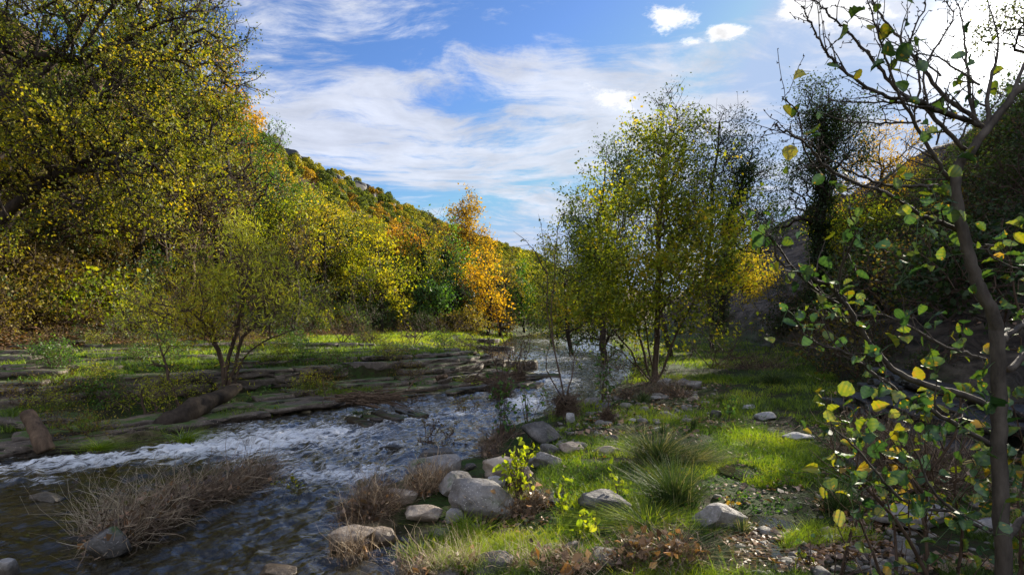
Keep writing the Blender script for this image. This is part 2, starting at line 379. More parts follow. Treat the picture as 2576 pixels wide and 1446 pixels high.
def build_ground():
    a = np.concatenate([np.linspace(-180, -56, 50)[:-1], np.linspace(-56, 56, 620), np.linspace(56, 180, 50)[1:-1]])
    r = np.concatenate([[0.0], np.geomspace(0.6, 900, 620)])
    A, R = np.meshgrid(np.radians(a), r, indexing='ij'); x = (R * np.sin(A)).ravel(); y = (R * np.cos(A)).ravel()
    z = H(x, y); z = np.where(np.hypot(x, y) < 1.2, np.minimum(z, .35), z)
    na, nr = len(a), len(r); i = np.arange(na)[:, None]; j = np.arange(nr - 1)[None, :]; i2 = (i + 1) % na
    f = np.stack([i * nr + j, i2 * nr + j, i2 * nr + j + 1, i * nr + j + 1], -1).reshape(-1, 4)
    litter = np.clip((toe_l(y) - x) / 2 + .3, 0, 1)
    right = np.clip((x - toe_r(y)) / 2 + .2, 0, 1)
    bank = np.clip(np.maximum(side_l(x, y), side_r(x, y)) * 2.5, 0, 1)
    me = make_mesh('ground', np.stack([x, y, z], 1), f[:, ::-1], True, {'litter': ('POINT', litter), 'right': ('POINT', right), 'bank': ('POINT', bank)})
    m, t, p = principled('earth_and_turf', rough=.9, spec=.15); P = pos(t)
    A_ = lambda n: t.new('ShaderNodeAttribute', attribute_name=n).outputs['Fac']
    n1 = t.noise(P, .9, 8, .65); n2 = t.noise(P, 14, 6, .7)
    turf = t.ramp(t.math('ADD', t.math('MULTIPLY', n1, .55), t.math('MULTIPLY', n2, .45)), [(.36, (.022, .014, .009)), (.46, (.032, .028, .012)), (.56, (.03, .06, .010)), (.7, (.055, .10, .014))])
    lit = t.ramp(n2, [(.3, (.03, .018, .010)), (.5, (.10, .06, .035)), (.72, (.20, .13, .08))])
    sv = t.vmath('ADD', t.vmath('MULTIPLY', P, (.1, .1, 1.0)), t.vmath('SCALE', t.noise(P, .3, 3, out=1), .8))
    shale = t.ramp(t.noise(sv, 3.2, 5, .7), [(.36, (.014, .012, .010)), (.47, (.055, .045, .037)), (.62, (.14, .115, .09))])
    bed = t.ramp(t.noise(P, 2.4, 6, .6), [(.38, (.03, .026, .014)), (.5, (.16, .13, .075)), (.62, (.36, .30, .19))])
    c = t.mix(A_('litter'), turf, lit); c = t.mix(A_('right'), c, shale); c = t.mix(A_('bank'), bed, c)
    t.l.new(c, p.inputs['Base Color'])
    bp = t.new('ShaderNodeBump'); bp.inputs['Strength'].default_value = .8; bp.inputs['Distance'].default_value = .08
    t.l.new(t.math('ADD', n2, t.math('MULTIPLY', t.noise(sv, 3.2, 5, .7), t.math('MULTIPLY', A_('right'), 3.0))), bp.inputs['Height']); t.l.new(bp.outputs[0], p.inputs['Normal'])
    tag(link('ground', me, m), kind='structure')
build_ground()

# ------------------------------------------------------------------ river
def gauss(x, y, pts):
    s = 0
    for (u, v, ru, rv, w) in pts:
        c = unproj(u, v); k = c[1]
        rx = ru / F * k; ry = rv * k * k / (CAMZ * F)
        s = s + w * np.exp(-(((x - c[0]) / rx) ** 2 + ((y - c[1]) / ry) ** 2))
    return s
RAPIDS = [(440, 1140, 120, 34, .75), (640, 1135, 150, 46, .62), (90, 1172, 130, 34, .75), (250, 1165, 120, 20, .35), (620, 1085, 240, 34, .42), (780, 1190, 170, 28, .5), (930, 1195, 130, 20, .5), (700, 1240, 130, 20, .3), (900, 1110, 220, 40, .28),
          (1320, 1020, 60, 22, 1.0), (1400, 960, 70, 30, .7), (860, 1085, 160, 25, .3), (1040, 1060, 150, 16, .5), (1180, 1040, 80, 14, .5), (1400, 900, 110, 30, .55), (1380, 860, 110, 10, .5), (100, 1215, 90, 8, .5), (330, 1235, 60, 10, .4), (1000, 1130, 160, 24, .25), (600, 1270, 60, 14, .3)]
def build_water():
    a = np.radians(np.linspace(-62, 30, 760)); r = np.geomspace(2.2, 190, 820)
    A, R = np.meshgrid(a, r, indexing='ij'); x = R * np.sin(A); y = R * np.cos(A)
    g = np.clip(gauss(x, y, RAPIDS), 0, 1.3)
    # current runs towards the camera and to the left
    fx, fy = -.62, -.78
    s = x * fx + y * fy; c = -x * fy + y * fx
    wob = fbm(x * .7, y * .7, seed=101, oct=3)
    w1 = fbm(s * 1.7 + wob, c * 2.6 + wob, seed=102, oct=4, gain=.55)
    w2 = 1 - np.abs(fbm(s * 3.2 + wob * 1.5, c * 4.6, seed=103, oct=3))
    w3 = fbm(s * 7.5 + wob * 2, c * 11, seed=104, oct=3)
    near = np.clip(R / 25, .0, 1)
    amp = .026 + .05 * g
    z = amp * w1 * 1.3 + (.034 + .06 * g) * (w2 - .75) + (.016 + .028 * g) * w3 + .05 * g
    nearw = np.clip(1.25 - R / 9, 0, 1); q1 = 1 - np.abs(fbm(s * 2.6 + wob * 1.2, c * 1.5 + wob, seed=109, oct=3)); q2 = 1 - np.abs(fbm(s * 5.5 + wob * 2, c * 3.2, seed=110, oct=3))
    z = z + nearw * (.075 * (q1 - .75) + .032 * (q2 - .75))
    z = z * np.interp(R, [0, 30, 120], [1, 1, .5])
    # the stretch above the rapids stands a little higher
    z = z + np.interp(-s, [4, 6.5, 10, 30], [-.02, .0, .03, .05])
    z = z + .02
    x, y, z, g = x.ravel(), y.ravel(), z.ravel(), g.ravel()
    h = H(x, y, False); na, nr = A.shape
    keep = (h < z + .10)
    i = np.arange(na - 1)[:, None]; j = np.arange(nr - 1)[None, :]
    f = np.stack([i * nr + j, i * nr + j + 1, (i + 1) * nr + j + 1, (i + 1) * nr + j], -1).reshape(-1, 4)
    f = f[keep[f].any(1)][:, ::-1]
    crest = np.clip((w2.ravel() - .80) * 4, 0, 1) * .35 + np.clip(w3.ravel(), 0, 1) * .5
    depth = np.clip(-h / .45, 0, 1)
    used = np.unique(f); remap = np.full(len(x), -1); remap[used] = np.arange(len(used))
    me = make_mesh('river', np.stack([x, y, z], 1)[used], remap[f], True, {'foam': ('POINT', g[used]), 'crest': ('POINT', crest[used])})
    m = bpy.data.materials.new('river_water'); m.use_nodes = True; t = NT(m.node_tree); t.n.clear()
    out = t.new('ShaderNodeOutputMaterial'); P = pos(t)
    A_ = lambda n: t.new('ShaderNodeAttribute', attribute_name=n).outputs['Fac']
    mp = t.new('ShaderNodeMapping'); t.l.new(P, mp.inputs[0]); mp.inputs['Rotation'].default_value = (0, 0, math.radians(-48))
    wq = t.vmath('ADD', t.vmath('MULTIPLY', mp.outputs[0], (.55, 1.9, 1.0)), t.vmath('SCALE', t.noise(P, 1.5, 3, out=1), .5))
    fn = t.noise(wq, 4.0, 12, .74, .9)
    lace = t.math('MULTIPLY', t.math('ABSOLUTE', t.math('SUBTRACT', t.noise(wq, 3.0, 7, .7, 1.2), .5)), 1.6)
    fo = t.math('SUBTRACT', t.math('ADD', t.math('MULTIPLY', A_('foam'), .50), t.math('ADD', t.math('MULTIPLY', A_('crest'), .16), t.math('MULTIPLY', fn, 1.0))), lace)
    foam = t.maprange(fo, .63, .98)
    tr = t.new('ShaderNodeBsdfTransparent'); tr.inputs[0].default_value = (.42, .36, .20, 1)
    df = t.new('ShaderNodeBsdfDiffuse'); df.inputs[0].default_value = (.066, .057, .032, 1)
    body = t.new('ShaderNodeMixShader'); body.inputs[0].default_value = .34; t.l.new(tr.outputs[0], body.inputs[1]); t.l.new(df.outputs[0], body.inputs[2])
    gl = t.new('ShaderNodeBsdfGlossy'); gl.inputs['Roughness'].default_value = .07; gl.inputs[0].default_value = (1, 1, 1, 1)
    bp = t.new('ShaderNodeBump'); bp.inputs['Strength'].default_value = .65; bp.inputs['Distance'].default_value = .035
    t.l.new(t.noise(wq, 5.0, 4, .55, .8), bp.inputs['Height']); t.l.new(bp.outputs[0], gl.inputs['Normal'])
    fr = t.new('ShaderNodeFresnel'); fr.inputs[0].default_value = 1.65; t.l.new(bp.outputs[0], fr.inputs['Normal'])
    w = t.new('ShaderNodeMixShader'); t.l.new(fr.outputs[0], w.inputs[0]); t.l.new(body.outputs[0], w.inputs[1]); t.l.new(gl.outputs[0], w.inputs[2])
    fd = t.new('ShaderNodeBsdfDiffuse'); fd.inputs[0].default_value = (.72, .74, .76, 1)
    q = t.new('ShaderNodeMixShader'); t.l.new(t.math('MULTIPLY', foam, .9), q.inputs[0]); t.l.new(w.outputs[0], q.inputs[1]); t.l.new(fd.outputs[0], q.inputs[2])
    t.l.new(q.outputs[0], out.inputs[0])
    tag(link('river', me, m), kind='structure')
    # pools standing in the grass of the right bank, each in its own hollow
    pm, t2, pp = principled('still_water', (.03, .028, .018), .04, .5)
    bp = t2.new('ShaderNodeBump'); bp.inputs['Strength'].default_value = .15; bp.inputs['Distance'].default_value = .01; t2.l.new(t2.noise(pos(t2), 18, 3), bp.inputs['Height']); t2.l.new(bp.outputs[0], pp.inputs['Normal'])
    for (u, v, rx, ry, sd) in ((1925, 1325, .26, .42, 1), (1870, 1190, .25, .3, 2), (1420, 1235, .3, .25, 3), (2290, 1120, .5, .5, 4), (2010, 1400, .22, .2, 6)):
        c = unproj(u, v, .27); n = 40; th = np.linspace(0, 2 * np.pi, n, endpoint=False)
        rr = 1 + .45 * fbm(np.cos(th) * 1.7, np.sin(th) * 1.7, seed=sd * 7, oct=3)
        px, py = c[0] + rx * rr * np.cos(th), c[1] + ry * rr * np.sin(th)
        zz = float(np.percentile(H(px, py), 70)) + .012
        v_ = np.concatenate([np.stack([px, py, np.full(n, zz)], 1), [[c[0], c[1], zz]]])
        f_ = np.stack([np.arange(n), (np.arange(n) + 1) % n, np.full(n, n)], 1)
        tag(link('puddle', make_mesh('puddle', v_, f_, True), pm), kind='structure')
build_water()

# ------------------------------------------------------------------ stone
def ico(sub):
    bm = bmesh.new(); bmesh.ops.create_icosphere(bm, subdivisions=sub, radius=1.0)
    v = np.array([q.co[:] for q in bm.verts]); f = np.array([[q.index for q in p.verts] for p in bm.faces]); bm.free(); return v, f
ICO = {k: ico(k) for k in (2, 3, 4, 5)}
def rock_geo(dim, seed, sub=4, cuts=9, rough=.07, boxy=.6):
    rng = np.random.default_rng(seed); v, f = ICO[sub]; v = v.copy()
    v = np.sign(v) * np.abs(v) ** boxy; v = v / np.max(np.abs(v), axis=0)
    for k in range(cuts):
        n = unit(rng.normal(size=3)); d = rng.uniform(.62, .98); s = v @ n; e = np.maximum(s - d, 0); v = v - n * (e * .94)[:, None]
    nrm = unit(v); q = seed * 3.1
    v = v + nrm * (rough * 1.5 * fbm(v[:, 0] * 1.3 + q, v[:, 1] * 1.3, v[:, 2] * 1.3, seed=seed, oct=2) + rough * fbm(v[:, 0] * 4 + q, v[:, 1] * 4, v[:, 2] * 4, seed=seed + 1, oct=4))[:, None]
    return v * np.array(dim), f
def rotz(v, a): c, s = math.cos(a), math.sin(a); return v @ np.array([[c, s, 0], [-s, c, 0], [0, 0, 1]])
def box_stone(rng, L, W, T, n=5):
    """a worn quarry-like block of L x W x T with its top at 0"""
    xs, ys, zs = np.linspace(-1, 1, n + 1), np.linspace(-1, 1, 4), np.linspace(-1, 1, 4)
    bm_v, bm_f = BLOCK; v = bm_v.copy()
    v = v + .0
    e = np.abs(v); rnd = np.maximum(e[:, 0] ** 9 + e[:, 1] ** 9 + e[:, 2] ** 9, 1) ** (1 / 9.0); v = v / rnd[:, None] ** .6
    q = rng.uniform(0, 99)
    P = v * np.array([L, W, T]) / 2
    nz = fbm(P[:, 0] * 3 + q, P[:, 1] * 3, P[:, 2] * 9, seed=3, oct=3); n2 = fbm(P[:, 0] * 2.2 + q, P[:, 1] * 2.2 + 9, P[:, 2] * 5 + 3, seed=8, oct=3)
    nh = fbm(P[:, 0] * 9 + q, P[:, 1] * 9, P[:, 2] * 22, seed=4, oct=2); P = P + np.stack([n2 * .07 + nh * .02, nz * .10 + nh * .035, nz * .018 + nh * .008], 1)
    return P - np.array([0, 0, T / 2])
def block_grid(nx=10, ny=5, nz=4):
    bm = bmesh.new(); idx = {}
    def vt(i, j, k):
        if (i, j, k) not in idx: idx[(i, j, k)] = bm.verts.new((i / nx * 2 - 1, j / ny * 2 - 1, k / nz * 2 - 1))
        return idx[(i, j, k)]
    for i in range(nx):
        for j in range(ny):
            bm.faces.new([vt(i, j, nz), vt(i + 1, j, nz), vt(i + 1, j + 1, nz), vt(i, j + 1, nz)]); bm.faces.new([vt(i, j, 0), vt(i, j + 1, 0), vt(i + 1, j + 1, 0), vt(i + 1, j, 0)])
    for i in range(nx):
        for k in range(nz):
            bm.faces.new([vt(i, 0, k), vt(i + 1, 0, k), vt(i + 1, 0, k + 1), vt(i, 0, k + 1)]); bm.faces.new([vt(i, ny, k), vt(i, ny, k + 1), vt(i + 1, ny, k + 1), vt(i + 1, ny, k)])
    for j in range(ny):
        for k in range(nz):
            bm.faces.new([vt(0, j, k), vt(0, j, k + 1), vt(0, j + 1, k + 1), vt(0, j + 1, k)]); bm.faces.new([vt(nx, j, k), vt(nx, j + 1, k), vt(nx, j + 1, k + 1), vt(nx, j, k + 1)])
    bm.verts.index_update(); v = np.array([q.co[:] for q in bm.verts]); f = np.array([[q.index for q in p.verts] for p in bm.faces]); bm.free(); return v, f
BLOCK = block_grid()

def build_ledges():
    rng = np.random.default_rng(77); prev = -.1
    extra = [(.5, .18), (2.45, .40), (3.12, .70), (5.0, .98), (6.6, 1.09), (8.6, 1.23)]
    for (Di, zi) in sorted(STEPS + extra):
        g = Geo(); x = -24.0 + rng.uniform(0, 1); T0 = .14 if Di not in (3.0, 3.25, 3.12) else .21
        while x < 1.2:
            L = rng.uniform(.35, 2.1) * (1 + .5 * (Di < 1)); xc = x + L / 2
            ys = np.linspace(5.5, 24, 900); D = ledge_field(np.full(900, xc), ys)
            k = np.where((D[:-1] < Di) & (D[1:] >= Di))[0]
            if len(k) and rng.random() > (.10 if Di in (3.0, 3.25) else .22):
                yc = ys[k[0]]; D2 = ledge_field(np.full(900, xc + .4), ys); k2 = np.where((D2[:-1] < Di) & (D2[1:] >= Di))[0]
                ang = math.atan2((ys[k2[0]] - yc), .4) if len(k2) else .3
                if abs(ang) < 1.25:
                    Wd = rng.uniform(.35, .7)
                    T = T0 * rng.uniform(.8, 1.25)
                    P = box_stone(rng, L / max(math.cos(ang), .4) * 1.0 - rng.uniform(.02, .08), Wd, T)
                    P = rotz(P, ang + rng.normal() * .03); P[:, 2] += rng.normal() * .015 * (P[:, 0]) + rng.normal() * .012 * P[:, 1]
                    nx, ny = -math.sin(ang), math.cos(ang)
                    off = Wd * .5 - .12 + rng.uniform(-.10, .12)
                    g.add(P + np.array([xc + nx * off, yc + ny * off, zi + rng.normal() * .014]), BLOCK[1])
            x += L
        if g.n: tag(link('rock_ledge', g.mesh('rock_ledge'), M['ledge']), kind='structure')
    # the tongue of stone that juts into the river, and ledges farther up
    for (u0, v0, u1, v1, z, T, n) in ((1205, 906, 1346, 909, .40, .36, 8), (1060, 903, 1215, 905, .48, .2, 7), (1050, 866, 1290, 872, .30, .25, 10), (940, 886, 1120, 884, .62, .2, 8), (880, 1060, 1062, 1040, .10, .14, 6), (1235, 962, 1362, 968, .14, .2, 5),
                                  (1080, 925, 1235, 935, .36, .2, 8), (960, 950, 1130, 955, .34, .2, 7), (1130, 850, 1250, 853, .5, .3, 6)):
        g = Geo(); a, b = unproj(u0, v0, z), unproj(u1, v1, z); d = b - a; ang = math.atan2(d[1], d[0]); L = np.linalg.norm(d[:2])
        for i in range(n):
            c = a + d * (i + .5) / n; l = L / n * rng.uniform(.8, 1.08); W = rng.uniform(.5, 1.3)
            P = rotz(box_stone(rng, l, W, T), ang + rng.normal() * .04)
            g.add(P + np.array([c[0], c[1] + W * .4 + rng.normal() * .06, z + rng.normal() * .015]), BLOCK[1])
        tag(link('rock_ledge', g.mesh('rock_ledge'), M['ledge']), kind='structure')
    # dark wet ledges at the foot of the right slope
    for k in range(5):
        g = Geo(); y = 6.2 + rng.uniform(0, 1); zz = .40 + k * .13; off = k * .28
        while y < 11:
            L = rng.uniform(.3, 1.0); xx = toe_r(y) - .9 + off + rng.normal() * .07
            sl = (toe_r(y + .5) - toe_r(y)) / .5; ang = math.atan2(1, sl)
            P = rotz(box_stone(rng, L * 1.1, rng.uniform(.35, .6), .13), ang + rng.normal() * .05)
            g.add(P + np.array([xx + .25, y + L / 2, zz + (y - 8) * .02 + rng.normal() * .02]), BLOCK[1]); y += L
        tag(link('rock_ledge', g.mesh('rock_ledge'), M['darkledge']), kind='structure')
M['darkledge'] = stone_mat('wet_dark_stone', (.010, .009, .008), (.028, .025, .022), (.06, .052, .045), 2.4, .0, 9.0, .35)
build_ledges()

def build_cliffs():
    rng = np.random.default_rng(5)
    g = Geo()
    for i in range(240):
        y = rng.uniform(150, 204); x = -70 + (y - 150) * .425 + rng.uniform(-1.0, 5.0)
        s = rng.uniform(1.4, 2.8); p = np.array([x, y, h1(-70 + (y - 150) * .425 + 2, y) + rng.uniform(-3.4, -.1)])
        v, f = rock_geo((s * 1.5, s * 1.2, s * rng.uniform(.9, 1.3)), 900 + i, 3, 14, .10, .75)
        g.add(rotz(v, rng.uniform(0, 6)) + p - np.array([0, 0, s * .4]), f)
    tag(link('cliff', g.mesh('cliff'), M['cliff']), kind='structure')
build_cliffs()

def rock(u, v, wpx, hpx, mat, label, seed, z=None, depth=None, name='boulder', cat='boulder', boxy=.6, cuts=9, tilt=0, rot=None, group=None, sub=4, sink=.22):
    """u = centre column, v = row of the foot"""
    c = unproj(u, v, .2 if z is None else z)
    for _ in range(4): zz = h1(c[0], c[1]) if z is None else z; c = unproj(u, v, max(zz, 0))
    k = c[1] / F; w = wpx * k; hh = hpx * k * .86; rng = np.random.default_rng(seed); d = (depth or .75) * w
    gv, f = rock_geo((w / 2, d / 2, hh / 2 * (1 + sink)), seed, sub, cuts, .06, boxy)
    if tilt: a = math.radians(tilt); cc, s = math.cos(a), math.sin(a); gv = gv @ np.array([[cc, 0, -s], [0, 1, 0], [s, 0, cc]])
    gv = rotz(gv, (rng.uniform(-.35, .35) if rot is None else rot))
    lo = gv[:, 2].min(); hi = gv[:, 2].max(); gv[:, 2] -= lo + (hi - lo) * sink * .8
    o = link(name, make_mesh(name, gv, f, False), M[mat], None, (c[0], c[1] + d * .3, c[2]))
    return tag(o, label, cat, group)

ROCKS = [
 (1362, 1118, 105, 68, 'darkstone', 'dark grey boulder tilted against the bank at the water edge, beside the root clump', 11, .9, 25),
 (1385, 1150, 55, 36, 'darkstone', 'small dark stone tucked below the tilted dark boulder', 12, .8, 0),
 (1372, 1178, 85, 44, 'stone', 'squarish grey block right below the small dark stone', 13, .8, 0),
 (1440, 1142, 62, 36, 'tanstone', 'warm tan stone lying in bright grass right of the tilted boulder', 14, .8, 0),
 (1532, 1143, 70, 24, 'tanstone', 'low tan stone half hidden behind the pale rush tuft', 15, .6, 0),
 (1275, 1205, 150, 66, 'tanstone', 'large flat brown block behind the bright leaved shrub', 16, .6, 0),
 (1108, 1172, 125, 50, 'darkstone', 'dark rounded boulder in the river, highest of the water edge heap', 17, .7, 0),
 (1092, 1202, 145, 62, 'stone', 'grey slanting boulder in front of the dark rounded one', 18, .7, -8),
 (1052, 1212, 44, 50, 'darkstone', 'small black wet stone at the left end of the boulder heap', 19, .8, 0),
 (1182, 1182, 34, 20, 'darkstone', 'small dark stone in the water right of the dark rounded boulder', 20, .8, 0),
 (1140, 1248, 96, 72, 'stone', 'pale grey rounded boulder in the middle of the heap', 21, .85, 6),
 (1206, 1310, 172, 100, 'stone', 'big blocky grey boulder with pitted top near the centre foreground', 22, .7, 5),
 (1252, 1226, 52, 32, 'whitestone', 'pale angular stone behind the big blocky boulder', 23, .8, 12),
 (1238, 1240, 46, 24, 'darkstone', 'dark angular stone leaning on the pale angular one', 24, .8, 0),
 (1148, 1316, 52, 44, 'stone', 'small grey stone at the left foot of the big blocky boulder', 25, .8, 0),
 (1008, 1268, 105, 36, 'tanstone', 'flat tan slab at the water edge beside the dry twigs', 26, .8, 0),
 (1065, 1310, 125, 32, 'tanstone', 'flat pale slab lying in the shallow left of the blocky boulder', 27, .8, 0),
 (868, 1382, 140, 62, 'tanstone', 'long cream boulder in the shallow water, lumpy top', 28, .6, 0),
 (958, 1372, 90, 44, 'tanstone', 'cream rock joined to the right end of the long cream boulder', 29, .7, 0),
 (1525, 1296, 150, 62, 'darkstone', 'dark blue grey boulder left of the tall dark rush', 30, .7, 0),
 (1818, 1338, 150, 78, 'stone', 'rounded grey boulder at the right foot of the tall dark rush', 31, .7, 6),
 (1240, 1450, 130, 52, 'darkstone', 'flat topped dark stone cut by the bottom edge of the picture', 32, .8, -6),
 (1440, 1405, 60, 52, 'darkstone', 'dark stone below the low bright green sprout', 33, .8, 20),
 (1515, 1420, 85, 36, 'stone', 'grey stone among dead leaves near the bottom edge', 34, .8, 0),
 (2014, 1108, 82, 24, 'whitestone', 'flat white stone lying alone on the shaded grass', 35, .6, 0),
 (1930, 1056, 58, 22, 'whitestone', 'pale stone above the flat white one, small wood lump beside it', 36, .6, 0),
 (1888, 1028, 44, 14, 'whitestone', 'small pale stone farthest along the row on the grass', 37, .6, 0),
 (1805, 1052, 36, 24, 'darkstone', 'dark pointed stone in the grass above the lone small tuft', 38, .8, 15),
 (1672, 970, 42, 22, 'whitestone', 'pale stone at the foot of the multi stemmed alder', 39, .8, 0),
 (1722, 968, 44, 18, 'stone', 'grey stone right of the pale one below the alder', 40, .8, 0),
 (1750, 978, 52, 22, 'stone', 'rounded mossy stone, rightmost of those below the alder', 41, .8, 0),
 (1872 - 220, 1005, 26, 12, 'stone', 'little stone in dead leaves below the alder', 42, .8, 0),
 (1518, 1035, 55, 24, 'darkstone', 'low grey stone right of the root clump by the river', 43, .8, 0),
 (1552, 1052, 40, 12, 'tanstone', 'thin tan slab just below the low grey stone', 44, .6, 0),
 (1590, 1062, 20, 12, 'whitestone', 'tiny white stone right of the thin tan slab', 45, .8, 0),
 (1437, 1062, 26, 26, 'whitestone', 'small white stone at the base of the root clump', 46, .8, 10),
 (1665, 1084, 42, 14, 'whitestone', 'light stone in grass behind the pale rush tuft', 47, .6, 0),
 (1540, 1110, 36, 18, 'darkstone', 'dark stone among dead leaves above the low tan stone', 48, .8, 0),
 (985, 1134, 66, 18, 'darkstone', 'black wet rock alone in the middle of the current', 49, .6, 0),
 (100, 1262, 80, 24, 'stone', 'smooth pinkish grey rock washed over by the current on the left', 50, .7, 5),
 (8, 1455, 50, 55, 'stone', 'speckled stone in the bottom left corner of the river', 51, .8, 0),
 (690, 1450, 130, 20, 'tanstone', 'low tan slab breaking the water at the bottom edge', 52, .6, 0),
 (2082, 1346, 30, 22, 'tanstone', 'round brown pebble stone beside the right hand rush', 53, .8, 0),
 (2090, 1366, 36, 20, 'whitestone', 'pale pebble stone just below the round brown one', 54, .8, 0),
 (2205, 1180, 110, 34, 'darkstone', 'broad dark stone in the shade behind the right hand saplings', 55, .7, 0),
 (2330, 1330, 200, 62, 'stone', 'wide grey slab on the ground behind the tree trunk at right', 56, .6, 0),
 (2250, 1300, 90, 30, 'stone', 'narrow pale slab left of the wide grey slab', 57, .7, 0),
 (2185, 1085, 34, 14, 'tanstone', 'small reddish stone in the dark litter at right', 58, .8, 0),
 (2510, 1350, 110, 50, 'stone', 'grey slab beyond the trunk at the right edge', 59, .7, 0),
 (1745, 1008, 30, 12, 'tanstone', 'small brown stone on the leaf litter right of the alder', 60, .8, 0),
 (1195, 1392 - 60, 30, 14, 'darkstone', 'little dark stone in the shade of the blocky boulder', 61, .8, 0),
 (1110, 1050, 60, 12, 'darkstone', 'thin black rock awash below the long low ledge', 62, .5, 0),
 (940, 1062, 70, 14, 'darkstone', 'flat black rock awash at the left end of the drowned slab', 63, .5, 0),
 (1485, 897, 44, 6, 'darkstone', 'dark rock awash in the far river below the alder', 64, .5, 0),
 (1350, 882, 40, 6, 'darkstone', 'dark rock awash in the far river, the one up by the bend', 65, .5, 0),
]
for (u, v, w, hh, mat, lab, sd, dep, tilt) in ROCKS:
    flat = lab.find('slab') >= 0 or lab.find('flat') >= 0
    inwater = any(s in lab for s in ('awash', 'in the current', 'middle of the current', 'in the river', 'washed over', 'river', 'slanting', 'breaking'))
    rock(u, v, w, hh, mat, lab, sd, None, dep, name='slab' if flat else ('boulder' if w > 60 else 'stone'), cat='slab' if flat else ('boulder' if w > 60 else 'stone'), tilt=tilt, boxy=.45 if flat else .55, sub=5 if w > 60 else 4, cuts=18)

def build_gravel():
    rng = np.random.default_rng(8); g = Geo()
    for (u0, u1, v0, v1, n, s) in ((1850, 2300, 1330, 1440, 330, .024), (1480, 1800, 960, 1060, 120, .05), (1750, 2150, 1120, 1300, 120, .018), (1400, 1560, 1040, 1140, 60, .04), (2150, 2576, 1150, 1440, 110, .026), (1000, 1450, 1250, 1440, 110, .03)):
        for i in range(n):
            p = unproj(rng.uniform(u0, u1), rng.uniform(v0, v1), .27); z = h1(p[0], p[1]); r = s * rng.lognormal(0, .45)
            v, f = ICO[2]; v = np.sign(v) * np.abs(v) ** .8 * np.array([r, r * rng.uniform(.6, 1), r * rng.uniform(.35, .7)])
            v = v + .12 * r * vnoise(v[:, 0] / r * 1.5 + i, v[:, 1] / r * 1.5, v[:, 2] / r * 1.5)[:, None]
            g.add(rotz(v, rng.uniform(0, 6)) + np.array([p[0], p[1], z + r * .15]), f)
    tag(link('gravel', g.mesh('gravel', smooth=True), M['whitestone2']), 'scattered pebbles and small stones on the bank', 'gravel', kind='stuff')
M['whitestone2'] = stone_mat('pebble_stone', (.07, .06, .05), (.17, .155, .135), (.30, .28, .25), 9.0, 0)
build_gravel()

# ------------------------------------------------------------------ growing things
def clumps(cent, rad, n, k, rng, spread=.22, shell=.5):
    """attractor points: n in all, in k clumps inside the ellipsoid"""
    cent, rad = np.asarray(cent, float), np.asarray(rad, float)
    d = unit(rng.normal(size=(k, 3))); r = rng.uniform(shell, 1.0, (k, 1)) ** .7
    c = d * r; w = rng.integers(0, k, n); p = c[w] + rng.normal(size=(n, 3)) * spread
    return cent + p * rad
def grow(stems, attract, rng, step=.35, wig=.12, up=.6, tipr=.006, basr=None, twigs=2, twl=.3, sag=0.0):
    """greedy tree: join every attractor to the cheapest node; returns P, parent, radius, tips"""
    P, par, pl = [], [], []
    for st in stems:
        for i, p in enumerate(st):
            P.append(np.asarray(p, float)); par.append(-1 if len(P) == 1 else (0 if i == 0 else len(P) - 2)); pl.append(0 if len(P) == 1 else pl[par[-1]] + np.linalg.norm(P[-1] - P[par[-1]]))
    n0 = len(P); cap = n0 + int(len(attract) * 14) + 10; A = np.zeros((cap, 3)); L = np.full(cap, 1e9); pr = np.full(cap, -1, int); A[:n0] = P; L[:n0] = pl; pr[:n0] = par; n = n0
    base_z = A[0, 2]; order = np.argsort(np.min(np.linalg.norm(attract[:, None, :] - A[None, :n0, :], axis=2), axis=1))
    zmin = A[0, 2] + .25 * (A[:n0, 2].max() - A[0, 2]) * 0.6
    for a in attract[order]:
        d = a - A[:n]; dist = np.linalg.norm(d, axis=1); hor = np.hypot(d[:, 0], d[:, 1])
        cost = dist + .22 * L[:n] + up * np.maximum(0, hor * .35 - d[:, 2]) + (A[:n, 2] < zmin) * 2.0
        j = int(np.argmin(cost)); D = dist[j]
        if D < 1e-3: continue
        m = int(min(max(1, round(D / step)), 10)); prev = j; bend = rng.normal(size=3) * D * .10; bend[2] += D * (.10 - sag)
        for q in range(1, m + 1):
            if n >= cap: break
            t = q / m; p = A[j] + d[j] * t + bend * math.sin(t * math.pi) + (rng.normal(size=3) * step * wig if q < m else 0)
            A[n] = p; pr[n] = prev; L[n] = L[prev] + D / m; prev = n; n += 1
    A, pr = A[:n], pr[:n]
    kids = np.bincount(pr[pr >= 0], minlength=n); tips = np.where(kids == 0)[0]
    if twigs:
        src = np.repeat(np.where(kids <= 1)[0], twigs); src = src[src > n0 * .6]
        dirp = unit(A[src] - A[np.maximum(pr[src], 0)] + rng.normal(size=(len(src), 3)) * .02)
        q = A[src] + (dirp * .6 + rng.normal(size=(len(src), 3)) * .55) * twl * rng.uniform(.5, 1.2, (len(src), 1)); q[:, 2] += (.15 - sag) * twl
        A = np.concatenate([A, q]); pr = np.concatenate([pr, src])
    N = len(A); cnt = np.zeros(N); kids = np.bincount(pr[pr >= 0], minlength=N); cnt[kids == 0] = 1
    for i in range(N - 1, 0, -1): cnt[pr[i]] += cnt[i]
    if basr is None: ex = 2.3; r = tipr * cnt ** (1 / ex)
    else: ex = math.log(max(cnt[0], 2)) / math.log(basr / tipr); r = tipr * cnt ** (1 / ex)
    return A, pr, r, cnt
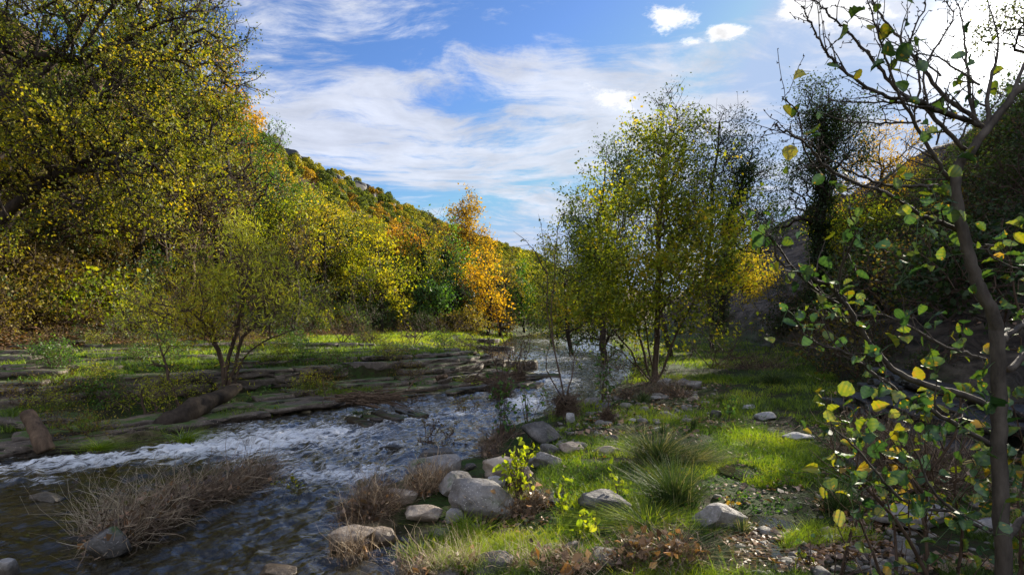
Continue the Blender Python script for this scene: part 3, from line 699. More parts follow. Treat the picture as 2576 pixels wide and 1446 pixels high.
def limbs(A, pr, r, k=5, minr=0):
    N = len(A); ch = np.arange(1, N); ch = ch[(pr[ch] >= 0)]; pa = pr[ch]
    d = unit(A[ch] - A[pa]); dn = np.zeros((N, 3)); dn[ch] = d; dn[0] = (0, 0, 1)
    big = np.full(N, -1); o = ch[np.argsort(r[ch])]; big[pr[o]] = o     # the last one written is the stoutest child
    main = big[pa] == ch
    sd = np.where(main[:, None], dn[pa], d); sd = unit(sd + d * .3); sr = np.where(main, r[pa], np.minimum(r[pa], r[ch] * 1.15))
    ed = d.copy(); hb = big[ch] >= 0; ed[hb] = unit(d[hb] + dn[big[ch][hb]] * .0)
    ed = d
    P = np.stack([A[pa], A[ch]], 1); R = np.stack([sr, r[ch]], 1); D = np.stack([sd, unit(ed + sd * .3)], 1); D[:, 0] = np.where(main[:, None], unit(dn[pa] + sd * .3), D[:, 0])
    a = unit(np.cross(D, REF)); b = np.cross(D, a); ang = np.arange(k) * 2 * np.pi / k
    ring = a[:, :, None, :] * np.cos(ang)[None, None, :, None] + b[:, :, None, :] * np.sin(ang)[None, None, :, None]
    v = (P[:, :, None, :] + ring * R[:, :, None, None]).reshape(-1, 3); n = len(ch)
    base = (np.arange(n) * 2 * k)[:, None]; j = np.arange(k)[None, :]; j2 = (np.arange(k)[None, :] + 1) % k
    f = np.stack([base + j, base + j2, base + k + j2, base + k + j], -1).reshape(-1, 4)
    return v, f
def foliage(A, cnt, per, size, rng, sig=.14, aspect=.6, maxc=2.5, droop=.0, hang=0, keep=1.0, var=.42, tfreq=.6, tbias=0.0, out=None, gap=None, gf=1.0):
    idx = np.where((cnt <= maxc))[0]; idx = idx[idx > 3]
    if keep < 1: idx = idx[rng.random(len(idx)) < keep]
    c = np.repeat(A[idx], per, axis=0); n = len(c); c = c + rng.normal(size=(n, 3)) * sig; c[:, 2] -= droop
    if gap is not None:
        gn = fbm(c[:, 0] * gf, c[:, 1] * gf, c[:, 2] * gf, seed=int(rng.integers(1000)), oct=2); k = gn + rng.normal(size=n) * .10 > -gap; c = c[k]; n = len(c)
    ax = rng.normal(size=(n, 3)); ax[:, 2] -= hang
    nr = None if out is None else unit(c - np.asarray(out)) + rng.normal(size=(n, 3)) * .45
    v, f = leafquads(c, size * np.minimum(rng.lognormal(0, .34, n), 1.7), rng, aspect, .22, axis=ax, nrm=nr)
    big = fbm(c[:, 0] * tfreq, c[:, 1] * tfreq, c[:, 2] * tfreq, seed=int(rng.integers(1000)), oct=2)
    t = np.clip(.45 + tbias + big * .55 + rng.normal(size=n) * var * .5, 0, 1)
    return v, f, t
def blob(u, v, y, ru, rv, ry=None):
    """ellipsoid seen at (u,v) at distance y with half sizes ru, rv in photo units, ry metres deep"""
    k = y / F; return at(u, v, y), np.array([ru * k, ry if ry else ru * k * .9, rv * k])

def tree(name, label, cat, leafm, u, y, blobs, natt=260, k=24, per=5, size=.09, sig=.15, lean=(0, 0), stems=None, base=None, barkm='bark', basr=.16, tipr=.006, seed=1, keep=1.0, twigs=2, twl=.3, step=.4,
         aspect=.62, maxc=2.5, hang=0, group=None, spread=.2, shell=.45, ivy=0, thin=1.0, gap=.22, up=.6, tbias=0, wig=.12, foli='crown', sag=0, side=5, tfreq=.6, extra=None, topfrac=.72, sink=.1):
    rng = np.random.default_rng(seed)
    if base is None: x = (u - CU) / F * y; base = np.array([x, y, 0.0]); base[2] = h1(x, y) - sink
    bl = [blob(*b) for b in blobs]; vol = np.array([np.prod(b[1]) ** .75 for b in bl]); vol /= vol.sum()
    att = np.concatenate([clumps(c, r, max(6, int(natt * w)), max(3, int(k * w) + 2), rng, spread, shell) for (c, r), w in zip(bl, vol)])
    att = att[att[:, 2] > base[2] + .15]
    if stems is None:
        top = max(bl, key=lambda b: b[0][2] + b[1][2]); tp = top[0] + np.array([0, 0, top[1][2] * (topfrac * 2 - 1)])
        m = 9; ts = np.linspace(0, 1, m)[:, None]; st = base + (tp - base) * ts
        bend = np.array([rng.normal() * .04, rng.normal() * .04, 0]) * np.linalg.norm(tp - base); st = st + np.sin(ts * math.pi) * bend + rng.normal(size=(m, 3)) * .03 * np.linalg.norm(tp - base) / m * 3 * (ts > 0) * np.array([1, 1, 0])
        stems = [st]
    A, pr, r, cnt = grow(stems, att, rng, step, wig, up, tipr, basr, twigs, twl, sag)
    if thin < 1:
        ids = np.zeros(len(A), int)
        for i in range(1, len(A)): ids[i] = i if pr[i] == 0 else ids[pr[i]]
        r = np.where((ids != 1) & (ids != 0), r * thin, r)
    t = thing(name, label, cat, base, group)
    v, f = limbs(A, pr, r, side); g = Geo(); g.add(v, f); link('trunk', g.mesh('trunk', base, True), M[barkm], t)
    if per:
        g = Geo(); v, f, tt = foliage(A, cnt, per, size, rng, sig, aspect, maxc, 0, hang, keep, tbias=tbias, tfreq=tfreq, gap=gap, gf=14.0 / max(y, 8)); g.add(v, f, tt); link(foli, g.mesh(foli, base), M[leafm], t)
    if ivy:
        g = Geo(); st = stems[0]; L = len(st); n = ivy; s = rng.uniform(.05, .85, n) * (L - 1); i = np.minimum(s.astype(int), L - 2); c = st[i] + (st[i + 1] - st[i]) * (s - i)[:, None]
        rr = basr * (1.0 + 2.2 * (fbm(s * 1.3, s * 0, seed=seed, oct=2) * .5 + .5)); d = rng.normal(size=(n, 3)); d[:, 2] *= .3; c = c + unit(d) * (rr * rng.uniform(.6, 1.5, n))[:, None]
        v, f = leafquads(c, size * 1.1, rng, .8); g.add(v, f, rng.uniform(0, .8, n)); link('ivy', g.mesh('ivy', base), M['dark'], t)
    return t
def B(u, y): x = (u - CU) / F * y; return np.array([x, y, h1(x, y) - .1])
def poly(pts, jit=0, seed=0):
    """stem through (u, v, y) points"""
    rng = np.random.default_rng(seed); p = np.array([at(*q) for q in pts]); out = []
    n = 4
    for i in range(len(p) - 1):
        p0 = p[max(i - 1, 0)]; p1 = p[i]; p2 = p[i + 1]; p3 = p[min(i + 2, len(p) - 1)]
        for q in range(n):
            t = q / n; out.append(.5 * ((2 * p1) + (-p0 + p2) * t + (2 * p0 - 5 * p1 + 4 * p2 - p3) * t * t + (-p0 + 3 * p1 - 3 * p2 + p3) * t ** 3))
    out.append(p[-1]); out = np.array(out); return out + rng.normal(size=out.shape) * jit

# ------------------------------------------------------------------ wooded hill beyond the valley
def build_hill_wood():
    rng = np.random.default_rng(404)
    kinds = [('yellowgreen', 'yellow green'), ('hilloak', 'olive gold'), ('hillgreen', 'deep green'), ('hillrust', 'russet'), ('golden', 'golden'), ('oak', 'mottled olive'), ('hilloak', 'bronze olive'), ('greygreen', 'grey green')]
    protos = []
    for i, (mk, word) in enumerate(kinds):
        r2 = np.random.default_rng(50 + i); z0 = np.zeros(3)
        att = np.concatenate([clumps((0, 0, 4.2), (2.7, 2.7, 2.3), 60, 12, r2, .25, .55)])
        A, pr, r, cnt = grow([np.stack([np.zeros(6), np.zeros(6), np.linspace(0, 4.6, 6)], 1)], att, r2, .8, .1, .6, .03, .20, 1, .5)
        root = thing('hillside_tree', 'x', 'tree', z0)
        g = Geo(); g.add(*limbs(A, pr, r, 3)); link('trunk', g.mesh('trunk'), M['bark'], root)
        v, f, t = foliage(A, cnt, 12, .30, r2, .24, .8, 2.5, tfreq=.5, var=.4, out=(0, 0, 3.2)); g = Geo(); g.add(v, f, t)
        link('crown', g.mesh('crown'), M[mk], root); protos.append((root, word, mk))
    # candidate spots over the whole slope, densest spacing first come
    n = 52000; y = rng.uniform(58, 400, n); tl = toe_l(y); xr = -70 + (y - 150) * .425; x = xr - 3 + (tl - xr + 2) * rng.uniform(0, 1, n)
    vy = rng.uniform(74, 260, 1500); vx = rng.uniform(-20, 90, 1500); dd = np.maximum(side_l(vx, vy), side_r(vx, vy)); sel = dd > 1.5; y = np.concatenate([vy[sel], y]); x = np.concatenate([vx[sel], x])
    z = H(x, y, False); u = CU + F * x / y; v = CV - F * (z - CAMZ) / y
    ok = (u > 420) & (u < 1560) & (v > 150) & (v < 850); x, y, z, u, v = x[ok], y[ok], z[ok], u[ok], v[ok]
    cell = {}; spots = []
    for i in range(len(x)):
        sp = 2.9; key = (int(x[i] // sp), int(y[i] // (sp * 1.15)))
        if key in cell: continue
        if 146 < y[i] < 206 and x[i] < -70 + (y[i] - 150) * .425 + 10 and not (x[i] < -70 + (y[i] - 150) * .425 and rng.random() < .25): continue
        cell[key] = 1; spots.append((x[i], y[i], z[i], u[i], v[i]))
    spots.sort(key=lambda s: s[1]); near = spots[:290]; rest = spots[290:]
    first = [True] * 8
    near = [q for q in near]
    for (sx, sy, sz, su, sv) in near:
        q = fbm(np.array([sx * .05]), np.array([sy * .05]), seed=12, oct=2)[0] + rng.normal() * .35
        k = int(rng.choice([0, 5, 1, 6, 1])) if q > .05 else int(rng.choice([2, 5, 3, 1, 4, 7], p=[.20, .25, .07, .34, .03, .11]))
        root, word, mk = protos[k]; s = rng.uniform(.5, .8)
        lab = '%s leafed tree in the wood that covers the hillside' % word
        if first[k]:
            root.location = (sx, sy, sz - .2); root.rotation_euler.z = rng.uniform(0, 6.28); root.scale = (s, s, s * rng.uniform(.85, 1.2)); tag(root, lab, 'tree', '%s trees on the wooded hillside' % word); first[k] = False
        else: dup(root, (sx, sy, sz - .2), rng.uniform(0, 6.28), (s, s, s * rng.uniform(.85, 1.2)), lab, '%s trees on the wooded hillside' % word)
    # the far rest of the wood, one mass
    shells = []
    for i in range(6):
        r2 = np.random.default_rng(90 + i); k = 300
        d = unit(r2.normal(size=(k, 3))); d[:, 2] = np.abs(d[:, 2]) * 1.0 - .25; rr = .80 + .42 * fbm(d[:, 0] * 2 + i * 7, d[:, 1] * 2, d[:, 2] * 2, seed=i, oct=2)
        c = d * rr[:, None] * np.array([2.5, 2.5, 2.9]) + np.array([0, 0, 3.6]); v, f = leafquads(c, .66, r2, .85, .2, nrm=d + r2.normal(size=(k, 3)) * .4); shells.append((v, f))
    for mk, sel in (('oak', 0), ('hilloak', 1), ('hillgreen', 2), ('hillrust', 3)):
        g = Geo()
        for (sx, sy, sz, su, sv) in rest:
            q = vnoise(np.array([sx * .045]), np.array([sy * .045]), seed=13)[0] + .9 * (hash((round(sx, 2), 3)) % 1000 / 500 - 1) * .6
            kk = 0 if q > .45 else (1 if q > -.30 else (2 if q > -.75 else 3))
            if kk != sel: continue
            v, f = shells[int(rng.integers(6))]; s = rng.uniform(.45, .8); tb = rng.uniform(.1, .65)
            g.add(rotz(v * np.array([s, s, s * rng.uniform(.85, 1.15)]), rng.uniform(0, 6.28)) + np.array([sx, sy, sz - .3]), f, np.clip(tb + rng.normal(size=len(f)) * .14, 0, 1))
        if g.n: tag(link('distant_wood', g.mesh('distant_wood'), M[mk]), 'mass of %s tree crowns covering the far hillside' % dict(oak='yellow green', hilloak='olive gold', hillgreen='dark green', hillrust='russet')[mk], 'wood', kind='stuff')
build_hill_wood()

# ------------------------------------------------------------------ trees that can be told apart
# left slope
x0 = (-60 - CU) / F
tree('oak_tree', 'huge old oak with dark crooked limbs and yellow green leaves filling the upper left', 'tree', 'oak', -150, 19, [(150, 60, 18, 330, 170, 3.2), (420, 150, 18.5, 170, 170, 2.6), (250, 250, 18, 300, 130, 3), (520, 120, 19, 70, 110, 1.5), (-60, 180, 18, 160, 260, 3)],
     natt=1250, k=75, per=12, size=.08, sig=.115, basr=.40, tipr=.0075, seed=3, keep=.9, twigs=3, twl=.42, wig=.2, spread=.16, side=6, up=.35, tbias=.03,
     stems=[poly([(-60, 760, 18), (-80, 560, 18), (-40, 420, 18.3), (60, 260, 18.5), (160, 120, 18.5), (260, -20, 18)], .05, 1), poly([(-60, 760, 18), (-80, 500, 18), (20, 430, 17.6), (180, 520, 17), (300, 590, 16.6)], .04, 2),
            poly([(-60, 760, 18), (-50, 420, 18), (60, 170, 17.6), (220, 150, 17.4), (330, 90, 17.4), (470, 40, 17.6)], .05, 3), poly([(-60, 760, 18), (-60, 470, 18), (60, 330, 18.6), (260, 180, 18.6), (420, 150, 18.8)], .05, 4)], base=at(-60, 760, 18))
tree('oak_tree', 'oak with long drooping yellow green boughs over the middle of the left slope', 'tree', 'oak', 120, 17, [(280, 330, 16, 200, 130, 2.6), (430, 420, 16.5, 140, 130, 2.2), (120, 350, 16.5, 170, 130, 2.4), (330, 500, 15.5, 160, 90, 1.8), (470, 290, 17, 130, 120, 2), (110, 500, 16, 150, 90, 2)],
     natt=1150, k=70, per=12, size=.078, sig=.11, basr=.22, tipr=.0065, seed=5, keep=.9, twigs=3, twl=.38, wig=.22, spread=.17, up=.15, sag=.12, tbias=.08,
     stems=[poly([(-90, 700, 17), (0, 560, 17), (150, 440, 16.8), (300, 350, 16.5), (420, 300, 16.5), (500, 330, 16.5)], .06, 4), poly([(-90, 700, 17), (-60, 520, 17), (30, 380, 17), (60, 260, 17)], .06, 5)], base=at(-90, 700, 17))
tree('oak_tree', 'slender oak whose bare grey twigs reach into the sky beside the left slope', 'tree', 'oak', 330, 24, [(470, 80, 24, 130, 170, 2.4), (520, 190, 24, 85, 130, 2), (400, 230, 24, 130, 140, 2.2), (560, 70, 24, 55, 100, 1.4), (400, -40, 24, 160, 100, 2)],
     natt=620, k=50, per=5, size=.10, sig=.17, basr=.2, tipr=.007, seed=8, keep=.6, twigs=3, twl=.5, wig=.2, up=.4)
tree('orange_tree', 'narrow tree with orange yellow leaves peeping out behind the bare twigs high on the left', 'tree', 'orange', 545, 34, [(560, 210, 34, 50, 85, 2), (530, 300, 34, 70, 80, 2)], natt=220, k=18, per=7, size=.15, sig=.25, seed=9, basr=.14, tbias=.25)
tree('orange_tree', 'golden orange tree crowning the slope right of the tall oaks', 'tree', 'orange', 610, 44, [(600, 300, 44, 58, 48, 2.5), (628, 345, 44, 40, 40, 2), (570, 340, 44, 45, 50, 2)], natt=240, k=18, per=8, size=.17, sig=.28, seed=10, basr=.16, tbias=.3)
tree('evergreen_oak', 'rounded bright green evergreen with dark limbs showing through, mid left slope', 'tree', 'green', 560, 27, [(610, 390, 27, 95, 90, 2.6), (560, 340, 27, 60, 60, 2), (660, 450, 27, 50, 70, 2)], natt=420, k=30, per=8, size=.075, sig=.16, seed=12, basr=.2, twl=.3, tbias=.2, wig=.2)
tree('evergreen_oak', 'dark green evergreen glimpsed behind the boughs at the top left', 'tree', 'green', 120, 27, [(150, 70, 27, 200, 120, 3), (330, 60, 27, 160, 130, 3), (330, 230, 27, 150, 110, 2.5), (60, 250, 27, 150, 120, 2.5)], natt=620, k=40, per=7, size=.13, sig=.28, seed=13, basr=.3, tbias=.1)
tree('slope_tree', 'brown leafed scrubby oak on the steep left slope under the hanging boughs', 'tree', 'olive', 230, 21, [(230, 520, 21, 150, 90, 2.2), (120, 470, 21, 110, 100, 2)], natt=600, k=44, per=5, size=.085, sig=.2, seed=14, basr=.12, twigs=4, twl=.4, keep=.8, wig=.25, barkm='twig')
tree('slope_tree', 'leafless brown twiggy tree between the hanging oak boughs and the green willow', 'tree', 'olive', 470, 23, [(470, 540, 23, 110, 90, 2.2), (520, 460, 23, 90, 80, 2)], natt=520, k=38, per=4, size=.075, sig=.18, seed=15, basr=.12, twigs=4, twl=.42, keep=.5, wig=.25, barkm='twig')
tree('slope_tree', 'yellow leafed bushy tree filling the gap above the green willow', 'tree', 'yellowgreen', 420, 27, [(400, 470, 27, 110, 110, 2.4), (480, 400, 27, 90, 90, 2.4), (300, 400, 27, 100, 90, 2.4)], natt=420, k=30, per=7, size=.11, sig=.22, seed=16, basr=.14, tbias=0)
tree('slope_tree', 'dull olive tree low on the left slope behind the leaf strewn bank', 'tree', 'oak', 60, 25, [(60, 420, 25, 120, 120, 2.4), (180, 400, 25, 100, 100, 2)], natt=380, k=30, per=6, size=.12, sig=.25, seed=17, basr=.14, tbias=-.1)
for i, (u, y, vt, vb, w, mk, lab, tb) in enumerate([
    (720, 36, 500, 660, 66, 'yellowgreen', 'yellow green tree behind the right shoulder of the green willow', .2),
    (670, 46, 400, 520, 50, 'golden', 'golden yellow tree high behind the rounded evergreen', -.1),
    (775, 42, 575, 720, 66, 'oak', 'olive tree with a dark bare top behind the right side of the willow', 0),
    (855, 44, 600, 760, 72, 'yellowgreen', 'broad lime yellow tree between willow and the meadow trees', .15),
    (735, 30, 560, 800, 70, 'olive', 'grey brown twiggy tree touching the willow on its right', -.2),
    (950, 42, 595, 800, 90, 'yellowgreen', 'bright yellow green tree leaning over the sunlit meadow', .22),
    (930, 62, 580, 680, 60, 'yellowgreen', 'yellow green tree behind the leaning meadow tree', .1),
    (1000, 60, 570, 670, 54, 'orange', 'brown orange tree behind the leaning meadow tree, left of the ivy tree', .1),
    (1062, 50, 545, 830, 52, 'oak', 'tall thin tree with an ivy wrapped trunk at the meadow edge', .1),
    (1120, 54, 555, 810, 70, 'green', 'tall green leafed tree right of the ivy wrapped one', .25),
    (1172, 60, 505, 690, 60, 'golden', 'tall orange gold tree rising above all its neighbours in the valley', -.25),
    (1215, 53, 625, 830, 58, 'golden', 'glowing golden yellow tree at the end of the meadow', .15),
    (1150, 50, 670, 830, 42, 'dark', 'dark ivy covered tree left of the glowing golden one', 0),
    (1095, 47, 690, 815, 40, 'green', 'shaded green tree left of the dark ivy covered tree', -.2),
    (1265, 66, 620, 800, 45, 'olive', 'dull bronze tree behind the glowing golden one', .1),
    (1310, 70, 660, 830, 55, 'green', 'shaded green tree above the far end of the river', .1),
    (1340, 84, 640, 760, 50, 'yellowgreen', 'pale yellow tree seen at the end of the valley', 0),
    (1375, 62, 640, 850, 45, 'oak', 'dull yellow tree beside the far river bend', -.1),
    (1265, 56, 730, 842, 40, 'olive', 'dark scrubby tree on the bank at the river bend', -.3),
    (1180, 48, 780, 842, 42, 'olive', 'low orange brown bushy tree at the foot of the golden one', .15),
    (640, 34, 470, 640, 70, 'yellowgreen', 'yellow tree just behind the top of the green willow', .1),
    (560, 32, 440, 600, 60, 'oak', 'olive tree behind the twiggy brown one', 0)]):
    h = (vb - vt); hw = w
    tree('tree' if mk != 'dark' else 'ivy_tree', lab, 'tree', mk, u + (10 if i % 2 else -8), y, [(u, vt + h * .34, y, hw * .8, h * .36, 2.4), (u + hw * .3, vt + h * .62, y, hw * .8, h * .34, 2.4), (u - hw * .4, vt + h * .60, y - .5, hw * .7, h * .30, 2.2)],
         natt=330 if hw > 50 else 240, k=26, per=7, size=.0030 * y + .03, sig=.0046 * y, seed=100 + i, basr=.17, tipr=.009, tbias=tb, twl=.5, keep=.45 if mk == 'olive' else .9, ivy=1500 if 'ivy wrapped' in lab else 0, wig=.15, barkm='bark')

# more trees standing up the steep left slope
def build_slope_trees():
    rng = np.random.default_rng(55); kinds = [('oak', 'olive and yellow', .1), ('hilloak', 'dull bronze', .1), ('green', 'green', .1), ('yellowgreen', 'yellow green', -.1)]; P = []
    for i, (mk, word, tb) in enumerate(kinds):
        r2 = np.random.default_rng(600 + i); att = np.concatenate([clumps((0, 0, 4.4), (2.6, 2.6, 2.4), 200, 22, r2, .2, .5)])
        A, pr, r, cnt = grow([np.stack([np.zeros(6), np.zeros(6), np.linspace(0, 5.0, 6)], 1)], att, r2, .6, .15, .6, .012, .16, 2, .4)
        root = thing('slope_tree', 'x', 'tree', (0, 0, 0)); g = Geo(); g.add(*limbs(A, pr, r, 4)); link('trunk', g.mesh('trunk'), M['bark'], root)
        v, f, t = foliage(A, cnt, 9, .14, r2, .22, .7, 2.5, tfreq=.6, var=.5, tbias=tb, gap=.25, gf=.8); g = Geo(); g.add(v, f, t); link('crown', g.mesh('crown'), M[mk], root); P.append((root, word))
    done = set()
    for q in range(44):
        y = rng.uniform(20, 56); x = toe_l(y) - rng.uniform(3, 24); i = int(rng.integers(4)); root, word = P[i]; s = rng.uniform(.75, 1.15); z = h1(x, y) - .1
        lab = '%s leafed tree standing among the others up the steep left slope' % word; grp = '%s trees up the left slope' % word
        if i not in done: root.location = (x, y, z); root.scale = (s,) * 3; tag(root, lab, 'tree', grp); done.add(i)
        else: dup(root, (x, y, z), rng.uniform(0, 6.28), s, lab, grp)
build_slope_trees()

# right side
tree('alder_tree', 'many stemmed alder with green and yellow leaves on the right river bank', 'tree', 'alder', 1650, 16.2,
     [(1680, 370, 16.2, 105, 110, 1.3), (1660, 560, 16.2, 190, 150, 2.0), (1630, 740, 16, 230, 130, 2.2), (1500, 650, 16, 100, 160, 1.2), (1800, 690, 16, 110, 140, 1.4), (1520, 800, 15.6, 120, 60, 1.2), (1660, 690, 15, 150, 110, 1.0), (1640, 520, 15.4, 120, 120, 1.0)],
     thin=.5, natt=2100, k=230, per=10, size=.082, sig=.12, basr=.15, tipr=.0032, seed=31, keep=1, twigs=2, twl=.30, spread=.22, shell=.1, tbias=.04, gap=.2, up=.9, barkm='twig', tfreq=.9,
     stems=[poly([(1650, 960, 16.2), (1655, 800, 16.2), (1662, 600, 16.2), (1668, 400, 16.2), (1680, 290, 16.2)], .02, 1), poly([(1640, 960, 16.2), (1600, 800, 16.2), (1565, 620, 16.3), (1550, 450, 16.3)], .02, 2),
            poly([(1640, 965, 16.1), (1560, 850, 16), (1480, 740, 15.9), (1430, 640, 15.8)], .02, 3), poly([(1655, 960, 16.2), (1720, 800, 16.3), (1800, 660, 16.4), (1850, 600, 16.5)], .02, 4),
            poly([(1648, 960, 16.3), (1620, 780, 16.8), (1640, 600, 17.1), (1610, 380, 17.2)], .02, 5), poly([(1632, 965, 16.0), (1580, 900, 15.7), (1500, 850, 15.4), (1440, 830, 15.2)], .02, 6)])
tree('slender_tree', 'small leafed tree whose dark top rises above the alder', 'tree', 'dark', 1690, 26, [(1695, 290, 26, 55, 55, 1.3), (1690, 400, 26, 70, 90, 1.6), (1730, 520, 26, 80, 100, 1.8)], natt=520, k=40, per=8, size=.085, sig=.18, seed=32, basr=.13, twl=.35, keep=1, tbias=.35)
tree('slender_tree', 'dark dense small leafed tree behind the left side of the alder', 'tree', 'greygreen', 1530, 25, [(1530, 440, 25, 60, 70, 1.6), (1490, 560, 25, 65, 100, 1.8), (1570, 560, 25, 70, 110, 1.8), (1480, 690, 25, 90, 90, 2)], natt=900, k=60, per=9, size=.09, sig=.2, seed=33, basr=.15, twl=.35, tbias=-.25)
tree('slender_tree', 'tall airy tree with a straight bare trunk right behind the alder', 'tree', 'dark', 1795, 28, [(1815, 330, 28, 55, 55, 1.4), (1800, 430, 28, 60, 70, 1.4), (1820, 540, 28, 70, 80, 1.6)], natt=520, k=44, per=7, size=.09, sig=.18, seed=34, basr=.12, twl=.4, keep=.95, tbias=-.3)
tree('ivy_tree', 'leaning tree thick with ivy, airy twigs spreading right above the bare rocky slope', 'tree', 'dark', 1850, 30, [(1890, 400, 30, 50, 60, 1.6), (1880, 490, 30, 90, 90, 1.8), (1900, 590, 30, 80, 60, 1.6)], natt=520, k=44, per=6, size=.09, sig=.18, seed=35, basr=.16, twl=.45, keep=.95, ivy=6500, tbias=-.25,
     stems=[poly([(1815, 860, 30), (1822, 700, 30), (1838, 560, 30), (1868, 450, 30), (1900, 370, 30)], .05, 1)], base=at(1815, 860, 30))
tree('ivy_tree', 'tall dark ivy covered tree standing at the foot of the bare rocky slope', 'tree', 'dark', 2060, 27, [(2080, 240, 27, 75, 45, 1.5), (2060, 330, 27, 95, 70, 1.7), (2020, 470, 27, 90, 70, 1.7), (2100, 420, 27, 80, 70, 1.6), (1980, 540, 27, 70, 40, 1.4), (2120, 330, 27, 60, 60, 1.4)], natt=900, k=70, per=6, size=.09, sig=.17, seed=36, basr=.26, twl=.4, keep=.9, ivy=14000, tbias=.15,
     stems=[poly([(2065, 860, 27), (2062, 700, 27), (2068, 560, 27), (2064, 420, 27), (2075, 300, 27), (2085, 230, 27)], .05, 1)], base=at(2065, 860, 27))
tree('orange_tree', 'yellow and orange leafed tree on the right slope beside the tall ivy tree', 'tree', 'golden', 2190, 31, [(2210, 380, 31, 75, 55, 1.8), (2190, 460, 31, 85, 60, 1.8), (2150, 540, 31, 60, 60, 1.6)], natt=420, k=36, per=8, size=.09, sig=.16, seed=37, basr=.14, tbias=-.35, keep=.9)
tree('slope_tree', 'lime yellow bushy tree below the orange leafed one on the right slope', 'tree', 'yellowgreen', 2150, 27, [(2150, 560, 27, 80, 70, 1.8), (2120, 640, 27, 60, 60, 1.6)], natt=500, k=38, per=9, size=.085, sig=.18, seed=38, basr=.10, tbias=.0)
tree('slope_tree', 'dark leafed tree at the top right corner beside the low sun', 'tree', 'oak', 2590, 27, [(2590, 40, 27, 110, 75, 2), (2540, 70, 27, 70, 60, 1.6), (2600, 160, 27, 80, 60, 1.8)], natt=330, k=28, per=6, size=.10, sig=.2, seed=39, basr=.16, tbias=-.2)
tree('riverside_tree', 'dull bronze leafed tree between the thin sapling and the alder', 'tree', 'hilloak', 1440, 30, [(1430, 640, 30, 60, 80, 1.8), (1410, 740, 30, 70, 70, 1.8), (1490, 740, 30, 80, 80, 2)], natt=600, k=44, per=9, size=.10, sig=.2, seed=40, basr=.12, tbias=-.35)
tree('riverside_tree', 'dark low tree whose foliage overhangs the far right river bank', 'tree', 'dark', 1500, 34, [(1480, 800, 34, 90, 60, 2), (1580, 790, 34, 90, 70, 2), (1400, 800, 40, 60, 50, 2)], natt=600, k=40, per=10, size=.12, sig=.25, seed=41, basr=.12, tbias=.2)
tree('riverside_tree', 'rusty leafed tree showing through the lower right of the alder', 'tree', 'hilloak', 1790, 33, [(1790, 690, 33, 90, 80, 2), (1880, 700, 33, 50, 60, 1.6)], natt=460, k=34, per=9, size=.11, sig=.2, seed=42, basr=.12, tbias=.1)

# ------------------------------------------------------------------ the willow by the near left bank, and its leaning trunk
WB = at(566, 985, 12.2)
tree('willow_tree', 'feathery green willow leaning over the ledges by the rapids', 'willow', 'willow', 566, 12.2,
     [(620, 690, 12.2, 130, 90, 1.3), (560, 780, 12, 150, 80, 1.4), (690, 780, 12.2, 100, 80, 1.2), (440, 790, 12, 110, 60, 1.1), (640, 620, 12.4, 60, 45, .8)], natt=900, k=80, per=8, size=.10, sig=.12, aspect=.17, gap=.12, basr=.085, tipr=.0035, seed=61, twigs=3, twl=.30, maxc=3.5, spread=.2, shell=.3, thin=.75, barkm='twig', hang=-.6, base=WB, up=.7, tbias=.05,
     stems=[poly([(566, 985, 12.2), (556, 900, 12.2), (520, 830, 12.1), (470, 770, 12)], .01, 1), poly([(566, 985, 12.2), (575, 900, 12.2), (600, 820, 12.3), (620, 700, 12.3), (630, 620, 12.3)], .01, 2),
            poly([(570, 985, 12.2), (596, 900, 12.3), (610, 850, 12.3), (690, 780, 12.2)], .01, 3), poly([(590, 975, 12.2), (612, 900, 12.2), (680, 850, 12), (740, 830, 12)], .01, 4)])
def single(name, label, cat, mesh, mat, loc, group=None): return tag(link(name, mesh, M[mat], None, loc), label, cat, group)
def trunk_mesh(name, pts, rad, loc, k=12, knob=.25, seed=1):
    P = poly(pts); n = len(P); R = np.interp(np.linspace(0, 1, n), np.linspace(0, 1, len(rad)), rad)
    P = np.concatenate([[P[0]], P, [P[-1]]]); R = np.concatenate([[.002], R, [.002]])
    v, f = tubes(P[None], R[None], k); c = np.repeat(P, k, axis=0)
    q = 1 + knob * fbm(v[:, 0] * 7, v[:, 1] * 7, v[:, 2] * 7, seed=seed, oct=4) * 2; v = c + (v - c) * q[:, None]
    return make_mesh(name, v - np.asarray(loc), f, True)
single('leaning_trunk', 'thick black mossy trunk lying along the ledge below the willow', 'trunk', trunk_mesh('leaning_trunk', [(375, 1100, 9.9), (430, 1062, 10.1), (490, 1028, 10.6), (555, 995, 11.6), (600, 975, 12.2)], [.16, .20, .18, .15, .08], at(395, 1092, 10.3), 14, .3, 3), 'bark', at(395, 1092, 10.3))
tree('shrub', 'bare branching shrub rising from the leaning trunk left of the willow', 'shrub', 'willow', 420, 10.9, [(420, 900, 10.9, 45, 60, .5), (385, 830, 10.9, 40, 30, .4)], natt=60, k=16, per=2, size=.05, sig=.06, basr=.028, tipr=.003, seed=62, keep=.4, twigs=1, twl=.15, barkm='twig', base=at(452, 1030, 11))
tree('shrub', 'low olive willow shrub on the ledge in front of the leaning trunk', 'shrub', 'willow', 360, 10.6, [(355, 1005, 10.6, 75, 45, .6)], natt=150, k=20, per=7, size=.06, sig=.06, aspect=.2, basr=.03, tipr=.003, seed=63, twigs=2, twl=.15, barkm='twig', base=at(375, 1062, 10.6))

